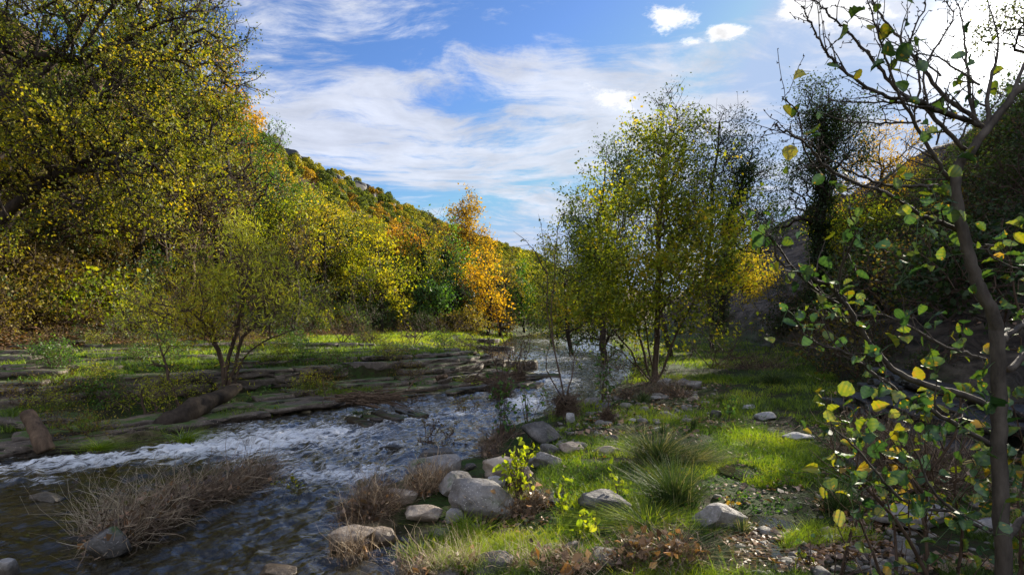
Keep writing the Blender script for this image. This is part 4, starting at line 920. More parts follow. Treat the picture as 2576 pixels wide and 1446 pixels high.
# ------------------------------------------------------------------ shrubs
def shrub(name, label, mk, u, vb, w, h, y=None, seed=1, natt=130, per=7, size=None, keep=1.0, group=None, tb=0, aspect=.6, barkm='twig', z=None):
    if y is None:
        c = unproj(u, vb, .3)
        for _ in range(6): c = unproj(u, vb, min(h1(c[0], c[1]), 1.75) if vb > 850 else .3)
        y = c[1]
    b = B(u, y); b[2] += .06 if z is None else z; vb2 = CV - F * (b[2] - CAMZ) / y
    sc = y / F; size = size or max(.035, 2.6 * sc)
    return tree(name, label, 'shrub', mk, u, y, [(u, vb2 - h * .55, y, w * .5, h * .42, w * sc * .45), (u + w * .12, vb2 - h * .35, y, w * .5, h * .3, w * sc * .45)], natt=natt, k=22, per=per, size=size, sig=3.6 * sc, basr=.9 * sc + .008, tipr=.003 + .0001 * y,
                seed=seed, keep=keep, twigs=2, twl=9 * sc, step=16 * sc, barkm=barkm, base=b, group=group, tbias=tb, aspect=aspect, foli='leaves', stems=[np.stack([b, b + np.array([w * sc * .05, 0, h * sc * .35])]), np.stack([b, b + np.array([-w * sc * .2, 0, h * sc * .4])]), np.stack([b, b + np.array([w * sc * .22, 0, h * sc * .32])])])
SH = [
 ('shrub', 'blue green bush at the left edge of the slope', 'greygreen', 25, 690, 190, 200, 15, 1.0, .2), ('shrub', 'small green bush low on the slope at the left edge', 'greygreen', 60, 790, 120, 60, 15.5, 1, .1),
 ('shrub', 'grey green willow bush above the sunlit meadow', 'greygreen', 880, 800, 170, 130, 31, 1, .15), ('shrub', 'rounded grey green bush at the left end of the sunlit meadow', 'greygreen', 790, 830, 130, 110, 27, 1, .1),
 ('shrub', 'purple brown leafless thicket under the dark ivy tree', 'olive', 1120, 838, 120, 50, 46, .4, -.4), ('shrub', 'dark green bush at the foot of the ivy wrapped tree', 'dark', 1060, 838, 60, 60, 44, 1, .2),
 ('shrub', 'small dark tree like bush standing on the sunlit meadow', 'dark', 915, 862, 70, 130, None, 1, .25), ('shrub', 'green bush hugging the slope behind the willow trunk', 'greygreen', 420, 860, 220, 90, 19, 1, -.1),
 ('shrub', 'green bush beneath the leaf strewn slope', 'greygreen', 250, 860, 140, 70, 18, 1, -.05), ('shrub', 'leafy green bush with pale tips mid left slope', 'greygreen', 420, 620, 210, 70, 19, 1, .2),
 ('shrub', 'tan dry bush on the left slope above the willow', 'olive', 400, 740, 230, 110, 19, .7, .1), ('shrub', 'dull green bush left of the willow crown', 'willow', 330, 800, 180, 130, 17, 1, -.1),
 ('shrub', 'brown bramble under the earth bank on the left', 'olive', 180, 820, 150, 60, 17, .6, -.2), ('shrub', 'dark bramble in the hollow of the left slope', 'dark', 560, 880, 200, 90, 20, 1, .2),
 ('shrub', 'dark bramble heap at the foot of the willow crown, right', 'dark', 720, 880, 150, 80, 24, 1, .25),
 ('shrub', 'olive willow shrub growing from dark roots on the near ledge', 'willow', 705, 1025, 100, 80, None, 1, -.1), ('shrub', 'dark twiggy shrub on the ledges under the meadow, left one', 'olive', 860, 905, 90, 60, None, .5, -.3),
 ('shrub', 'green tinged shrub on the ledges below the small dark meadow bush', 'willow', 930, 905, 80, 40, None, .6, -.3), ('shrub', 'pale twiggy shrub on the ledges in front of the meadow', 'olive', 1040, 900, 80, 62, None, .6, .1),
 ('shrub', 'dark shrub on the ledges near the river bend', 'willow', 1140, 905, 90, 55, None, .6, -.3), ('shrub', 'brown shrub at the inner side of the stone tongue', 'olive', 1215, 910, 70, 60, None, .5, -.3),
 ('shrub', 'brown leafless bush on the ledge above the driftwood pile', 'olive', 1020, 965, 100, 60, None, .4, -.3), ('shrub', 'dark brown bush beside the small log on the ledge', 'olive', 1110, 970, 100, 60, None, .4, -.3),
 ('shrub', 'russet bush with dangling roots at the ledge end', 'olive', 1170, 1000, 70, 60, None, .5, -.2), ('shrub', 'dead brown bush on the stone tongue tip', 'olive', 1300, 935, 80, 70, None, .4, -.3),
 ('shrub', 'dark bush left of the stone tongue', 'dark', 1250, 960, 80, 50, None, .7, .1),
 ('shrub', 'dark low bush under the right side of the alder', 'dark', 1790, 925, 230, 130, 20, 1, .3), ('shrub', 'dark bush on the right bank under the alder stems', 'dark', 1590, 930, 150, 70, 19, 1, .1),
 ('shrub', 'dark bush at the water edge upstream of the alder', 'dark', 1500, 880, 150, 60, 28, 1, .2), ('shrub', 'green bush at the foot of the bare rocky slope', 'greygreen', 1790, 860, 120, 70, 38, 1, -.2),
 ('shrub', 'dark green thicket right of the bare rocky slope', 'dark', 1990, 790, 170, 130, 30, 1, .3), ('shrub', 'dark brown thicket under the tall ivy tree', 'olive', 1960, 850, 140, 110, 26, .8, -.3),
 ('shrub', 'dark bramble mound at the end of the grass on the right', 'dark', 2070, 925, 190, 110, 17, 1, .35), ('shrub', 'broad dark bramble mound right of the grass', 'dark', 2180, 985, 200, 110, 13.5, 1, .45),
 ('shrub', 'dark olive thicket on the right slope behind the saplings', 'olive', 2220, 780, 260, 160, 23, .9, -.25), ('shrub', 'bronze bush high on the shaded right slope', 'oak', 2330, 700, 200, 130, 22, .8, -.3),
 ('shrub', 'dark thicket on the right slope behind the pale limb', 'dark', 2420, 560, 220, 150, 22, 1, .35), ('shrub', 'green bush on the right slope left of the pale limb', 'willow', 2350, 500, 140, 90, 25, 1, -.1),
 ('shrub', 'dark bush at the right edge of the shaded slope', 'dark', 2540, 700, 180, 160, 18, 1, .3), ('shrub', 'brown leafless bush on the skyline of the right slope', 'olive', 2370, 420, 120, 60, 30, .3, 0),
 ('shrub', 'dry brown litter bush beside the flat white stone', 'dry', 2150, 1090, 110, 70, None, .6, -.2),
 ('shrub', 'tangled dark bush behind the right hand rush', 'olive', 2200, 1130, 120, 70, None, .6, -.4), ('shrub', 'dark green low bush in front of the wet ledges', 'dark', 2330, 1010, 150, 90, 11, 1, .4),
]
for i, (nm, lab, mk, u, vb, w, hh, y, keep, tb) in enumerate(SH):
    if 830 < u < 1330 and y is None: w *= 1.15; hh *= 1.45
    if y is not None and vb < 860:      # bushes on a slope: find the spot on the slope under the given photo position
        ys = np.linspace(9, 80, 600); xs = (u - CU) / F * ys; vv = CV - F * (H(xs, ys, False) - CAMZ) / ys
        k = np.where(vv <= vb)[0]; y = float(ys[k[0]]) if len(k) else y
    shrub(nm, lab, mk, u, vb, w, hh, y, 200 + i, natt=170 if w > 120 else 110, per=8 if w > 120 else 6, keep=keep, tb=tb)
# undergrowth scattered over the left slope (one kind that nothing tells apart) and over the right one
def scatter_shrubs(seed, n, test, protos, grp, lab):
    rng = np.random.default_rng(seed); k = 0; first = [True] * len(protos)
    while k < n:
        x, y = test(rng); i = int(rng.integers(len(protos))); i = 1 if (seed == 1 and y < 27 and rng.random() < .6) else i; s = rng.uniform(.7, 1.35); z = h1(x, y) - .05
        if first[i]: protos[i].location = (x, y, z); protos[i].scale = (s,) * 3; tag(protos[i], lab[i], 'shrub', grp[i]); first[i] = False
        else: dup(protos[i], (x, y, z), rng.uniform(0, 6.28), s, lab[i], grp[i])
        k += 1
def proto_shrub(mk, seed, size, tb, keep=1.0):
    return tree('undergrowth_shrub', 'x', 'shrub', mk, 0, 1, [], base=np.zeros(3), natt=10) if False else _proto(mk, seed, size, tb, keep)
def _proto(mk, seed, size, tb, keep):
    rng = np.random.default_rng(seed); att = clumps((0, 0, .75), (1.0, 1.0, .65), 120, 20, rng, .25, .4); att = att[att[:, 2] > .1]
    A, pr, r, cnt = grow([np.array([(0, 0, 0), (.1, 0, .4)]), np.array([(0, 0, 0), (-.25, .1, .4)]), np.array([(0, 0, 0), (.1, -.3, .35)])], att, rng, .28, .15, .5, .005, .03, 2, .22)
    t = thing('undergrowth_shrub', 'x', 'shrub', (0, 0, 0)); g = Geo(); g.add(*limbs(A, pr, r, 3)); link('stems', g.mesh('stems'), M['twig'], t)
    g = Geo(); v, f, tt = foliage(A, cnt, 5, size, rng, .12, .65, keep=keep, tbias=tb); g.add(v, f, tt); link('leaves', g.mesh('leaves'), M[mk], t); return t
def left_spot(rng):
    while True:
        y = rng.uniform(13, 62) if rng.random() < .5 else rng.uniform(13, 26); x = toe_l(y) - rng.exponential(4.5) - .1; u = CU + F * x / y
        if -150 < u < 1250 and not (60 < u < 460 and y < 22 and rng.random() < .75): return float(x), float(y)
def right_spot(rng):
    while True:
        y = rng.uniform(10, 52); x = toe_r(y) + rng.uniform(.2, 9.5); u = CU + F * x / y
        if u < 2750 and not (1830 < u < 2080 and y > 33): return float(x), float(y)
scatter_shrubs(1, 230, left_spot, [_proto('greygreen', 71, .09, .0, 1), _proto('olive', 72, .08, 0, .6), _proto('yellowgreen', 73, .10, -.1, .9), _proto('green', 74, .09, -.1, .9)],
               ['undergrowth on the left slope, grey green', 'undergrowth on the left slope, brown', 'undergrowth on the left slope, yellowish', 'undergrowth on the left slope, deep green'],
               ['grey green undergrowth bush among the trees of the left slope', 'brown twiggy undergrowth bush among the trees of the left slope', 'yellowish undergrowth bush among the trees of the left slope', 'deep green undergrowth bush among the trees of the left slope'])
def terrace_spot(rng):
    while True:
        c = unproj(rng.uniform(20, 1180), rng.uniform(862, 1040), .8); x, y = float(c[0]), float(c[1]); D = float(ledge_field(np.array([x]), np.array([y]))[0])
        if D > .8 and x > float(toe_l(y)) and y < 30: return x, y
def small(p):
    for ch in p.children: ch.data.transform(Matrix.Scale(.42, 4))
    return p
scatter_shrubs(3, 34, terrace_spot, [small(_proto('olive', 81, .07, -.3, .5)), small(_proto('willow', 82, .07, -.3, .7)), small(_proto('green', 83, .08, -.1, .8))],
               ['small dry bushes on the left bank ledges', 'small olive bushes on the left bank ledges', 'small green plants on the left bank ledges'],
               ['small dry brown bush growing from the stone ledges of the left bank', 'small olive willowy bush growing from the stone ledges of the left bank', 'small leafy green plant growing from the stone ledges of the left bank'])
scatter_shrubs(2, 110, right_spot, [_proto('dark', 75, .08, .2, 1), _proto('olive', 76, .07, -.3, .5), _proto('dark', 77, .07, .5, .8)],
               ['dark bushes on the right slope', 'bare brown bushes on the right slope', 'thin green bushes on the right slope'],
               ['dark leafy bush on the shaded right slope', 'bare brown bush on the shaded right slope', 'thin green bush on the shaded right slope'])

# ------------------------------------------------------------------ ground cover
def spread(rng, n, u0, u1, v0, v1, zz=.28):
    """points on the ground, even in the eye but standing on the real ground"""
    u = rng.uniform(u0, u1, n); v = rng.uniform(v0, v1, n); y = (CAMZ - zz) * F / (v - CV); x = (u - CU) / F * y
    for _ in range(4):
        z = H(x, y); y2 = (CAMZ - z) * F / (v - CV); y = np.where((y2 > 1.5) & (y2 < 90), .5 * y + .5 * y2, y); x = (u - CU) / F * y
    return x, y, H(x, y)
def build_grass():
    rng = np.random.default_rng(21); g = Geo()
    for (u0, u1, v0, v1, n, hgt) in ((1380, 2500, 940, 1060, 32000, .07), (1350, 2576, 1060, 1240, 75000, .055), (1200, 2576, 1240, 1470, 80000, .055), (1080, 1500, 1310, 1446, 26000, .06), (1540, 2100, 850, 960, 22000, .09)):
        x, y, z = spread(rng, n, u0, u1, v0, v1)
        keepn = fbm(x * .9, y * .9, seed=33, oct=3) + .35 * fbm(x * 4, y * 4, seed=34, oct=2); d = side_r(x, y); dt = toe_r(y) - x
        u = CU + F * x / y; v = CV - F * (z - CAMZ) / y
        bare = np.exp(-(((u - 2050) / 300) ** 2 + ((v - 1400) / 60) ** 2)) * .9 + np.exp(-(((u - 1640) / 130) ** 2 + ((v - 990) / 45) ** 2)) * .7 + np.exp(-(((u - 1620) / 200) ** 2 + ((v - 1370) / 60) ** 2)) * .5 + 1.4 * np.exp(-(((u - 1925) / 60) ** 2 + ((v - 1325) / 38) ** 2)) + 1.2 * np.exp(-(((u - 1870) / 50) ** 2 + ((v - 1190) / 18) ** 2)) + np.exp(-(((u - 1280) / 170) ** 2 + ((v - 1300) / 60) ** 2)) * .4
        k = (keepn > -.16 + bare) & (d > .08) & (dt > .1); x, y, z, keepn = x[k], y[k], z[k], keepn[k]; m = len(x)
        h = hgt * rng.lognormal(0, .4, m) * (1 + .8 * np.clip(keepn, -.2, .6)); w = np.maximum(.0035, .00085 * y) * rng.uniform(.8, 1.4, m)
        lean = rng.normal(size=(m, 3)) * np.array([1, 1, 0]) * (h * .5)[:, None]
        vv, f = blades(np.stack([x, y, z - .005], 1), h, w, lean, rng, 2, .2)
        tt = np.clip(.42 + .75 * fbm(x * 1.1, y * 1.1, seed=36, oct=3) + rng.normal(size=m) * .2, 0, 1); g.add(vv, f, np.tile(tt, 2))
    tag(link('grass', g.mesh('grass'), M['grass']), 'short green grass on the right bank', 'grass', kind='stuff')
    g = Geo()
    for (u0, u1, v0, v1, n) in ((0, 1300, 840, 960, 60000), (0, 800, 960, 1090, 22000), (800, 1260, 940, 1010, 8000), (780, 1290, 815, 862, 26000)):
        x, y, z = spread(rng, n, u0, u1, v0, v1, .8); kn = fbm(x * .8, y * .8, seed=43, oct=3)
        D = ledge_field(x, y); k = (side_l(x, y) > .15) & (kn > np.where(y > 23, -.2, np.where(D > 4.2, -.02, .12))) & (x > toe_l(y) - 2.5); x, y, z, D = x[k], y[k], z[k], D[k]; m = len(x)
        h = .085 * rng.lognormal(0, .4, m); w = np.maximum(.005, .0011 * y) * rng.uniform(.8, 1.3, m)
        vv, f = blades(np.stack([x, y, z + .01], 1), h, w, rng.normal(size=(m, 3)) * np.array([1, 1, 0]) * (h * .6)[:, None], rng, 2, .2)
        tt = np.clip(.38 + .5 * fbm(x * .7, y * .7, seed=46, oct=2) + rng.normal(size=m) * .2 + (y > 22) * .3, 0, 1); g.add(vv, f, np.tile(tt, 2))
    tag(link('grass', g.mesh('grass'), M['grass']), 'bright grass on the stone terraces and meadow of the left bank', 'grass', kind='stuff')
    # long wet grass combed over the lip of the ledges
    g = Geo()
    x, y, z = spread(rng, 9000, 150, 1240, 990, 1130, .2); sl = side_l(x, y); k = (sl > -.12) & (sl < .9) & (fbm(x * .9, y * .9, seed=51, oct=2) > .05); x, y, z = x[k], y[k], z[k]; m = len(x)
    vv, f = blades(np.stack([x, y, z], 1), rng.uniform(.03, .12, m), np.full(m, .012), np.stack([rng.uniform(-.05, .22, m), -rng.uniform(.05, .3, m), rng.uniform(-.12, 0, m)], 1), rng, 3, .2); g.add(vv, f, np.tile(rng.uniform(.15, .6, m), 3))
    tag(link('overhanging_grass', g.mesh('grass'), M['grass']), 'long dark grass hanging over the lowest ledges', 'grass', kind='stuff')
build_grass()

def build_litter():
    rng = np.random.default_rng(23)
    def scat(x, y, z, s, tint=None, lift=.01):
        n = len(x); c = np.stack([x, y, z + lift], 1); nr = unit(np.stack([rng.normal(size=n) * .45, rng.normal(size=n) * .45, np.ones(n)], 1)); a = np.cross(nr, rng.normal(size=(n, 3)))
        v, f = leafquads(c, s, rng, .7, .2, axis=a, nrm=nr); g.add(v, f, rng.uniform(0, 1, n) if tint is None else tint)
    g = Geo()
    n = 90000; y = rng.uniform(13, 48, n); x = toe_l(y) + .8 - rng.exponential(5.5, n); z = H(x, y); scat(x, y, z, .10 * rng.lognormal(0, .2, n), np.clip(rng.normal(.5, .28, n), 0, 1), .02)
    tag(link('fallen_leaves', g.mesh('fallen_leaves'), M['brownleaf']), 'brown and tan fallen leaves covering the left slope', 'fallen leaves', kind='stuff')
    g = Geo()
    for (u0, u1, v0, v1, n, s) in ((1450, 1850, 940, 1100, 1500, .07), (1500, 1900, 1330, 1450, 1500, .055), (820, 1500, 1230, 1445, 1800, .05), (1400, 2500, 1050, 1445, 2600, .05), (2050, 2576, 950, 1445, 4500, .06), (1850, 2200, 1320, 1440, 500, .05)):
        x, y, z = spread(rng, n, u0, u1, v0, v1); k = (side_r(x, y) > .2) & (fbm(x * 1.6, y * 1.6, seed=53, oct=2) > -.1); scat(x[k], y[k], z[k], s * rng.lognormal(0, .25, k.sum()), None, .025)
    tag(link('fallen_leaves', g.mesh('fallen_leaves'), M['brownleaf']), 'dead leaves lying in the grass and gravel of the right bank', 'fallen leaves', kind='stuff')
    # low leafy weeds
    g = Geo()
    for (u0, u1, v0, v1, n, s) in ((1350, 2450, 1030, 1440, 9000, .026), (0, 1250, 860, 1010, 6000, .05)):
        x, y, z = spread(rng, n, u0, u1, v0, v1); k = (np.maximum(side_r(x, y), side_l(x, y)) > .3) & (fbm(x * 1.3, y * 1.3, seed=57, oct=2) > .12); x, y, z = x[k], y[k], z[k]; m = len(x)
        c = np.stack([x, y, z + rng.uniform(.02, .09, m)], 1); v, f = leafquads(c, s * rng.lognormal(0, .3, m), rng, .7, .2); g.add(v, f, rng.uniform(0, .7, m))
    tag(link('weeds', g.mesh('weeds'), M['green']), 'low leafy weeds among the grass', 'weeds', kind='stuff')
build_litter()

# ------------------------------------------------------------------ rushes and grass tufts
def tuft(name, label, cat, mk, u, v, w, h, n, seed, spreadf=.5, dry=.1, wid=.006, lean=0.0, tb=0, z=None, fall=1.0):
    rng = np.random.default_rng(seed); c = unproj(u, v, .27); n = int(n * (1.9 if 'rush' in label else 1.2)); wid *= 1.15
    for _ in range(4): c = unproj(u, v, h1(c[0], c[1]))
    if z is not None: c = unproj(u, v, z)
    k = c[1] / F; W = w * k * .5; Hh = h * k
    r = np.abs(rng.normal(size=n)) * W * .32; a = rng.uniform(0, 2 * np.pi, n); b = np.stack([np.cos(a) * r, np.sin(a) * r * .7, np.zeros(n) - .01], 1)
    out = np.stack([np.cos(a), np.sin(a) * .8, np.zeros(n)], 1) * (W * rng.uniform(0, 1.05, n) ** .8)[:, None]; out[:, 0] += lean * W; out += rng.normal(size=(n, 3)) * W * .12 * np.array([1, 1, 0])
    hh = Hh * rng.uniform(.45, 1.08, n) * (1 - .35 * fall * np.clip(np.linalg.norm(out, axis=1) / W, 0, 1.2) ** 2)
    vv, f = blades(b, hh, wid * rng.uniform(.7, 1.2, n), out * spreadf * 2, rng, 4, .25)
    tt = np.clip(rng.normal(.35 + tb, .18, n), 0, .72); tt[rng.random(n) < dry] = 1.0
    g = Geo(); g.add(vv, f, np.tile(tt, 4)); return tag(link(name, g.mesh(name), M[mk], None, c), label, cat)
for q in [
 (1700, 1275, 200, 150, 420, 'tall dark green rush clump in the middle of the right bank', .75, .06, 0), (1655, 1168, 190, 110, 420, 'grey green rush clump with pale bent stems behind the tall dark one', .8, .25, 0),
 (1745, 1168, 130, 60, 260, 'pale flopping grass tuft at the right side of the grey green rush', .9, .5, .2), (1945, 965, 120, 46, 300, 'rush clump far back on the right grass', .6, .06, 0),
 (1820, 1008, 70, 24, 120, 'low rush tuft left of the far back clump', .7, .1, 0), (1990, 955, 60, 28, 120, 'small rush tuft right of the far back clump', .6, .1, 0), (1745, 1080, 26, 38, 110, 'narrow upright rush tuft standing alone on the grass', .25, .05, 0), (1890, 1128, 70, 30, 100, 'tiny sparse tuft in the open grass left of the flat white stone', .7, .2, 0),
 (1668, 1092, 40, 34, 110, 'narrow tuft behind the grey green rush', .35, .1, 0), (2112, 1290, 130, 96, 260, 'upright rush clump half hidden by the right hand saplings', .55, .12, 0), (1618, 1012, 50, 36, 120, 'small dark rush tuft below the alder', .6, .1, 0),
 (1840, 1078, 90, 26, 150, 'flattened grass tuft below the dark pointed stone', 1.1, .3, .3), (1910, 1200, 60, 24, 90, 'low grass tuft in the shaded lawn', .9, .1, 0), (2170, 1040, 90, 40, 150, 'dark tuft under the brambles at right', .7, .1, 0),
 (1620, 1330, 190, 70, 360, 'flopping grey green grass at the foot of the tall dark rush', 1.0, .35, -.2), (1700, 1400, 260, 70, 420, 'long fallen grass over the dead leaves near the bottom', 1.0, .3, .2), (1870, 1345, 70, 60, 90, 'thin upright stems right of the rounded grey boulder', .5, .2, 0),
 (1165, 1325, 70, 60, 60, 'thin bright grass shoots in front of the blocky boulder', .8, .0, 0), (1210, 1345, 150, 50, 160, 'bright grass tuft below the blocky boulder', 1.0, .05, .1), (1060, 1425, 120, 90, 150, 'bright green grass at the edge of the still pool', .7, .2, -.1),
 (960, 1275, 110, 40, 200, 'bent olive grass at the water edge beside the flat slabs', 1.0, .3, .4), (1560, 1060, 60, 22, 90, 'low dry tuft near the river on the right bank', .9, .4, 0), (1600, 1085, 80, 26, 120, 'yellowish grass tuft by the river', .8, .35, 0),
 (250, 1130, 100, 34, 260, 'dark wet grass drooping from the lowest ledge', 1.2, .05, .3), (470, 1120 - 10, 90, 40, 240, 'dark wet grass tuft below the leaning trunk', 1.2, .05, .2), (960, 1000, 70, 26, 160, 'green grass tuft right of the driftwood pile', 1.0, .1, .3), (420, 985, 60, 30, 120, 'grass tuft on the ledge by the willow', .8, .1, 0),
 (60, 955, 120, 26, 160, 'grass tuft on the upper ledge at the far left', 1, .1, 0), (900, 1040, 60, 18, 120, 'low grass on the long ledge near the water', 1.0, .1, 0)]:
    u, v, w, h, n, lab, sp, dry, ln = q; br = ('bright' in lab)
    tuft('rush_clump' if 'rush' in lab else 'grass_tuft', lab, 'rush' if 'rush' in lab else 'grass tuft', 'grass' if (br or 'wet' in lab or 'green grass' in lab) else 'rush', u, v, w, h, n, int(u), sp, dry, wid=.0065 if v > 1200 else .009, lean=ln, tb=.3 if br else 0, fall=.9)

# ------------------------------------------------------------------ dead stalks, flotsam, driftwood
def strands(rng, c, n, L, r, dirm, spreadv, m=5, curl=.35):
    d = unit(np.asarray(dirm) + rng.normal(size=(n, 3)) * spreadv); P = np.zeros((n, m, 3)); P[:, 0] = c; l = (L * rng.lognormal(0, .3, n) / (m - 1))[:, None]
    for i in range(1, m): P[:, i] = P[:, i - 1] + d * l; d = unit(d + rng.normal(size=(n, 3)) * curl)
    R = np.linspace(1, .35, m)[None, :] * (r * rng.lognormal(0, .3, n))[:, None]; return tubes(P, R, 3)
def flotsam(name, label, cat, pts, n, L, r, seed, dirm=(.2, .1, .6), spr=.6, leaves=200, hgt=.12, up=0.0, mat='dry', brown=.6, rootn=0):
    """a heap of dead stalks along a line of (u, v, halfwidth_m) feet"""
    rng = np.random.default_rng(seed); P = []
    for (u, v, w) in pts:
        c = unproj(u, v, .02); c = unproj(u, v, max(.02, h1(c[0], c[1]))); P.append((*c, w))
    P = np.array(P); base = P[:, :3].mean(0); t = rng.uniform(0, 1, n) * (len(P) - 1); i = np.minimum(t.astype(int), len(P) - 2) if len(P) > 1 else np.zeros(n, int); fr = (t - i)[:, None] if len(P) > 1 else 0
    q = P[i] + ((P[np.minimum(i + 1, len(P) - 1)] - P[i]) * fr); c = q[:, :3] + rng.normal(size=(n, 3)) * q[:, 3:4] * np.array([.55, .55, 0]); c[:, 2] += np.abs(rng.normal(size=n)) * hgt * .5 + up - .02
    g = Geo(); g.add(*strands(rng, c, n, L, r, dirm, spr), None); g.a[-1] = np.repeat(np.clip(rng.normal(brown * .75, .28, n), 0, 1), 4 * 3)
    o = thing(name, label, cat, base); link('stalks', g.mesh('stalks', base), M[mat], o)
    if leaves:
        g = Geo(); k = rng.integers(0, n, leaves); cc = c[k] + rng.normal(size=(leaves, 3)) * .05 + np.array([0, 0, .04]); v, f = leafquads(cc, .05 * rng.lognormal(0, .3, leaves), rng, .75, .3); g.add(v, f, rng.uniform(0, 1, leaves)); link('dead_leaves', g.mesh('dead_leaves', base), M['brownleaf'], o)
    return o
flotsam('flotsam_heap', 'long heap of bleached dead stalks stranded in the river at lower left', 'flotsam', [(270, 1385, .13), (320, 1355, .2), (400, 1310, .22), (470, 1275, .2)], 800, .36, .0036, 1, (.25, .1, .30), .75, 420, .22, brown=.7)
flotsam('flotsam_heap', 'darker upper half of the stranded heap, matted twigs beside the foam', 'flotsam', [(470, 1270, .18), (540, 1245, .24), (610, 1225, .26), (650, 1205, .2)], 900, .36, .0036, 2, (.5, .2, .15), .6, 200, .16, brown=.6)
flotsam('dead_stalks', 'thin bleached stalks sprouting from the stranded heap', 'dead stalks', [(200, 1350, .1), (270, 1320, .2), (330, 1290, .2), (450, 1250, .2)], 190, .42, .0024, 3, (-.25, .1, .7), .5, 0, .05, brown=1.3)
rock(262, 1395, 105, 72, 'darkstone', 'black stone inside the lower end of the stranded heap', 71, .03, .7)
flotsam('twig_mat', 'reddish brown mat of dead twigs washed against the water edge', 'dead twigs', [(860, 1310, .07), (920, 1300, .12), (970, 1290, .1)], 1100, .30, .002, 4, (.4, .2, .3), .5, 200, .16, brown=.35)
flotsam('twig_mat', 'dry grey brown twigs between the slanting boulder and the flat tan slab', 'dead twigs', [(1040, 1250, .1), (1075, 1235, .12), (1100, 1225, .1)], 700, .26, .0022, 5, (.1, .1, .6), .5, 120, .12, brown=.7)
flotsam('dead_stalks', 'bare upright twigs at the tip of the flat slabs by the water', 'dead stalks', [(930, 1270, .08), (960, 1250, .08)], 130, .34, .0020, 6, (-.1, 0, .9), .3, 30, .05, brown=.5)
flotsam('dead_stalks', 'tall bleached dry stalks along the bottom edge in front of the still pool', 'dead stalks', [(1000, 1455, .1), (1080, 1450, .14), (1160, 1440, .12), (1210, 1445, .1)], 520, .25, .0016, 7, (0, .05, .8), .45, 120, .06, brown=1.0)
flotsam('twig_mat', 'dark roots and twigs on the bank below the squarish block', 'dead twigs', [(1225, 1160, .1), (1240, 1120, .15), (1290, 1095, .15)], 500, .3, .0035, 15, (-.1, -.1, .5), .8, 160, .1, brown=.25)
flotsam('dead_stalks', 'reddish dry stalks on the left of the bottom edge', 'dead stalks', [(860, 1405, .08), (930, 1400, .1)], 140, .3, .0016, 8, (0, .05, .9), .3, 20, .03, brown=.5)
flotsam('twig_mat', 'grey dry twigs over the dead leaves below the green sprout', 'dead twigs', [(1290, 1440, .12), (1400, 1435, .15), (1490, 1440, .12)], 700, .22, .0017, 9, (.0, .05, .5), .8, 160, .08, brown=.8)
flotsam('twig_mat', 'brown stalks and dead leaves around the foot of the bright leaved shrub', 'dead twigs', [(1240, 1300, .1), (1310, 1285, .12), (1370, 1270, .1)], 900, .2, .002, 10, (0, .05, .7), .6, 260, .08, brown=.5)
flotsam('twig_mat', 'dark mat of dead leaves and stalks near the bottom right of the grass', 'dead twigs', [(1560, 1420, .15), (1650, 1400, .2), (1750, 1410, .15)], 800, .22, .0018, 11, (.2, .05, .3), .8, 360, .08, brown=.35)
flotsam('twig_mat', 'dark brown twigs and litter below the alder', 'dead twigs', [(1560, 1010, .25), (1650, 990, .3), (1720, 1000, .25)], 700, .5, .004, 12, (0, .05, .4), .7, 300, .12, brown=.3)
flotsam('twig_mat', 'dark fallen twigs on the grass path at right', 'dead twigs', [(1800, 920, .5), (1900, 930, .5), (1960, 925, .3)], 500, .7, .006, 13, (.3, .05, .15), .7, 200, .1, brown=.2)
flotsam('twig_mat', 'tangle of dead twigs on the shaded ground under the right hand saplings', 'dead twigs', [(2180, 1150, .3), (2280, 1200, .3), (2400, 1250, .3)], 1500, .5, .003, 14, (0, .05, .5), .8, 400, .25, brown=.4)
for i, (u, v, L, n, lab) in enumerate([(900, 1012, .55, 150, 'pile of grey driftwood sticks stranded on the near ledge'), (1210, 965, .6, 60, 'loose driftwood sticks caught on the ledge beside the stone tongue')]):
    rng = np.random.default_rng(300 + i); c = unproj(u, v, .3); base = c.copy(); cc = c + rng.normal(size=(n, 3)) * np.array([.38, .22, .0]) + np.array([0, 0, .04]) + np.abs(rng.normal(size=(n, 1))) * np.array([0, 0, .07])
    g = Geo(); g.add(*strands(rng, cc, n, L, .015, (.8, .1, .02), (.6, .5, .12), 5, .10)); single('driftwood_pile', lab, 'driftwood', g.mesh('driftwood_pile', base, True), 'wood', base)
def log(name, label, cat, pts, rad, k=14, knob=.2, seed=1, mat='wood'): b = at(*pts[0]); return single(name, label, cat, trunk_mesh(name, pts, rad, b, k, knob, seed), mat, b)
log('log', 'broken brown log standing tilted against the lowest ledge at the left', 'log', [(116, 1134, 8.1), (104, 1105, 8.12), (84, 1070, 8.2), (66, 1038, 8.25)], [.10, .115, .10, .09], 18, .16, 5)
log('log', 'short log end lying among dark bushes on the ledge', 'log', [(1098, 952, 14.8), (1110, 948, 14.9), (1122, 946, 15.2)], [.07, .07, .065], seed=6)
log('log', 'long thin driftwood stick left of the driftwood pile', 'log', [(795, 1008, 12.8), (830, 1003, 13), (870, 1002, 13.2)], [.03, .035, .02], 8, seed=7)
log('log', 'pale peeled branch lying in front of the driftwood pile', 'log', [(895, 1013, 12.6), (930, 1020, 12.5), (950, 1024, 12.4)], [.03, .04, .03], 8, seed=8)
log('log', 'rotting brown branch on the ground behind the dark blue grey boulder', 'log', [(1385, 1262, 5.9), (1430, 1250, 6.0), (1500, 1252, 6.0), (1540, 1262, 5.9)], [.03, .045, .045, .03], 10, seed=9)
log('log', 'brown branch half buried in shade at the end of the grass path', 'log', [(1790, 908, 23), (1880, 900, 24), (1950, 902, 24.5)], [.05, .06, .04], 8, seed=10)
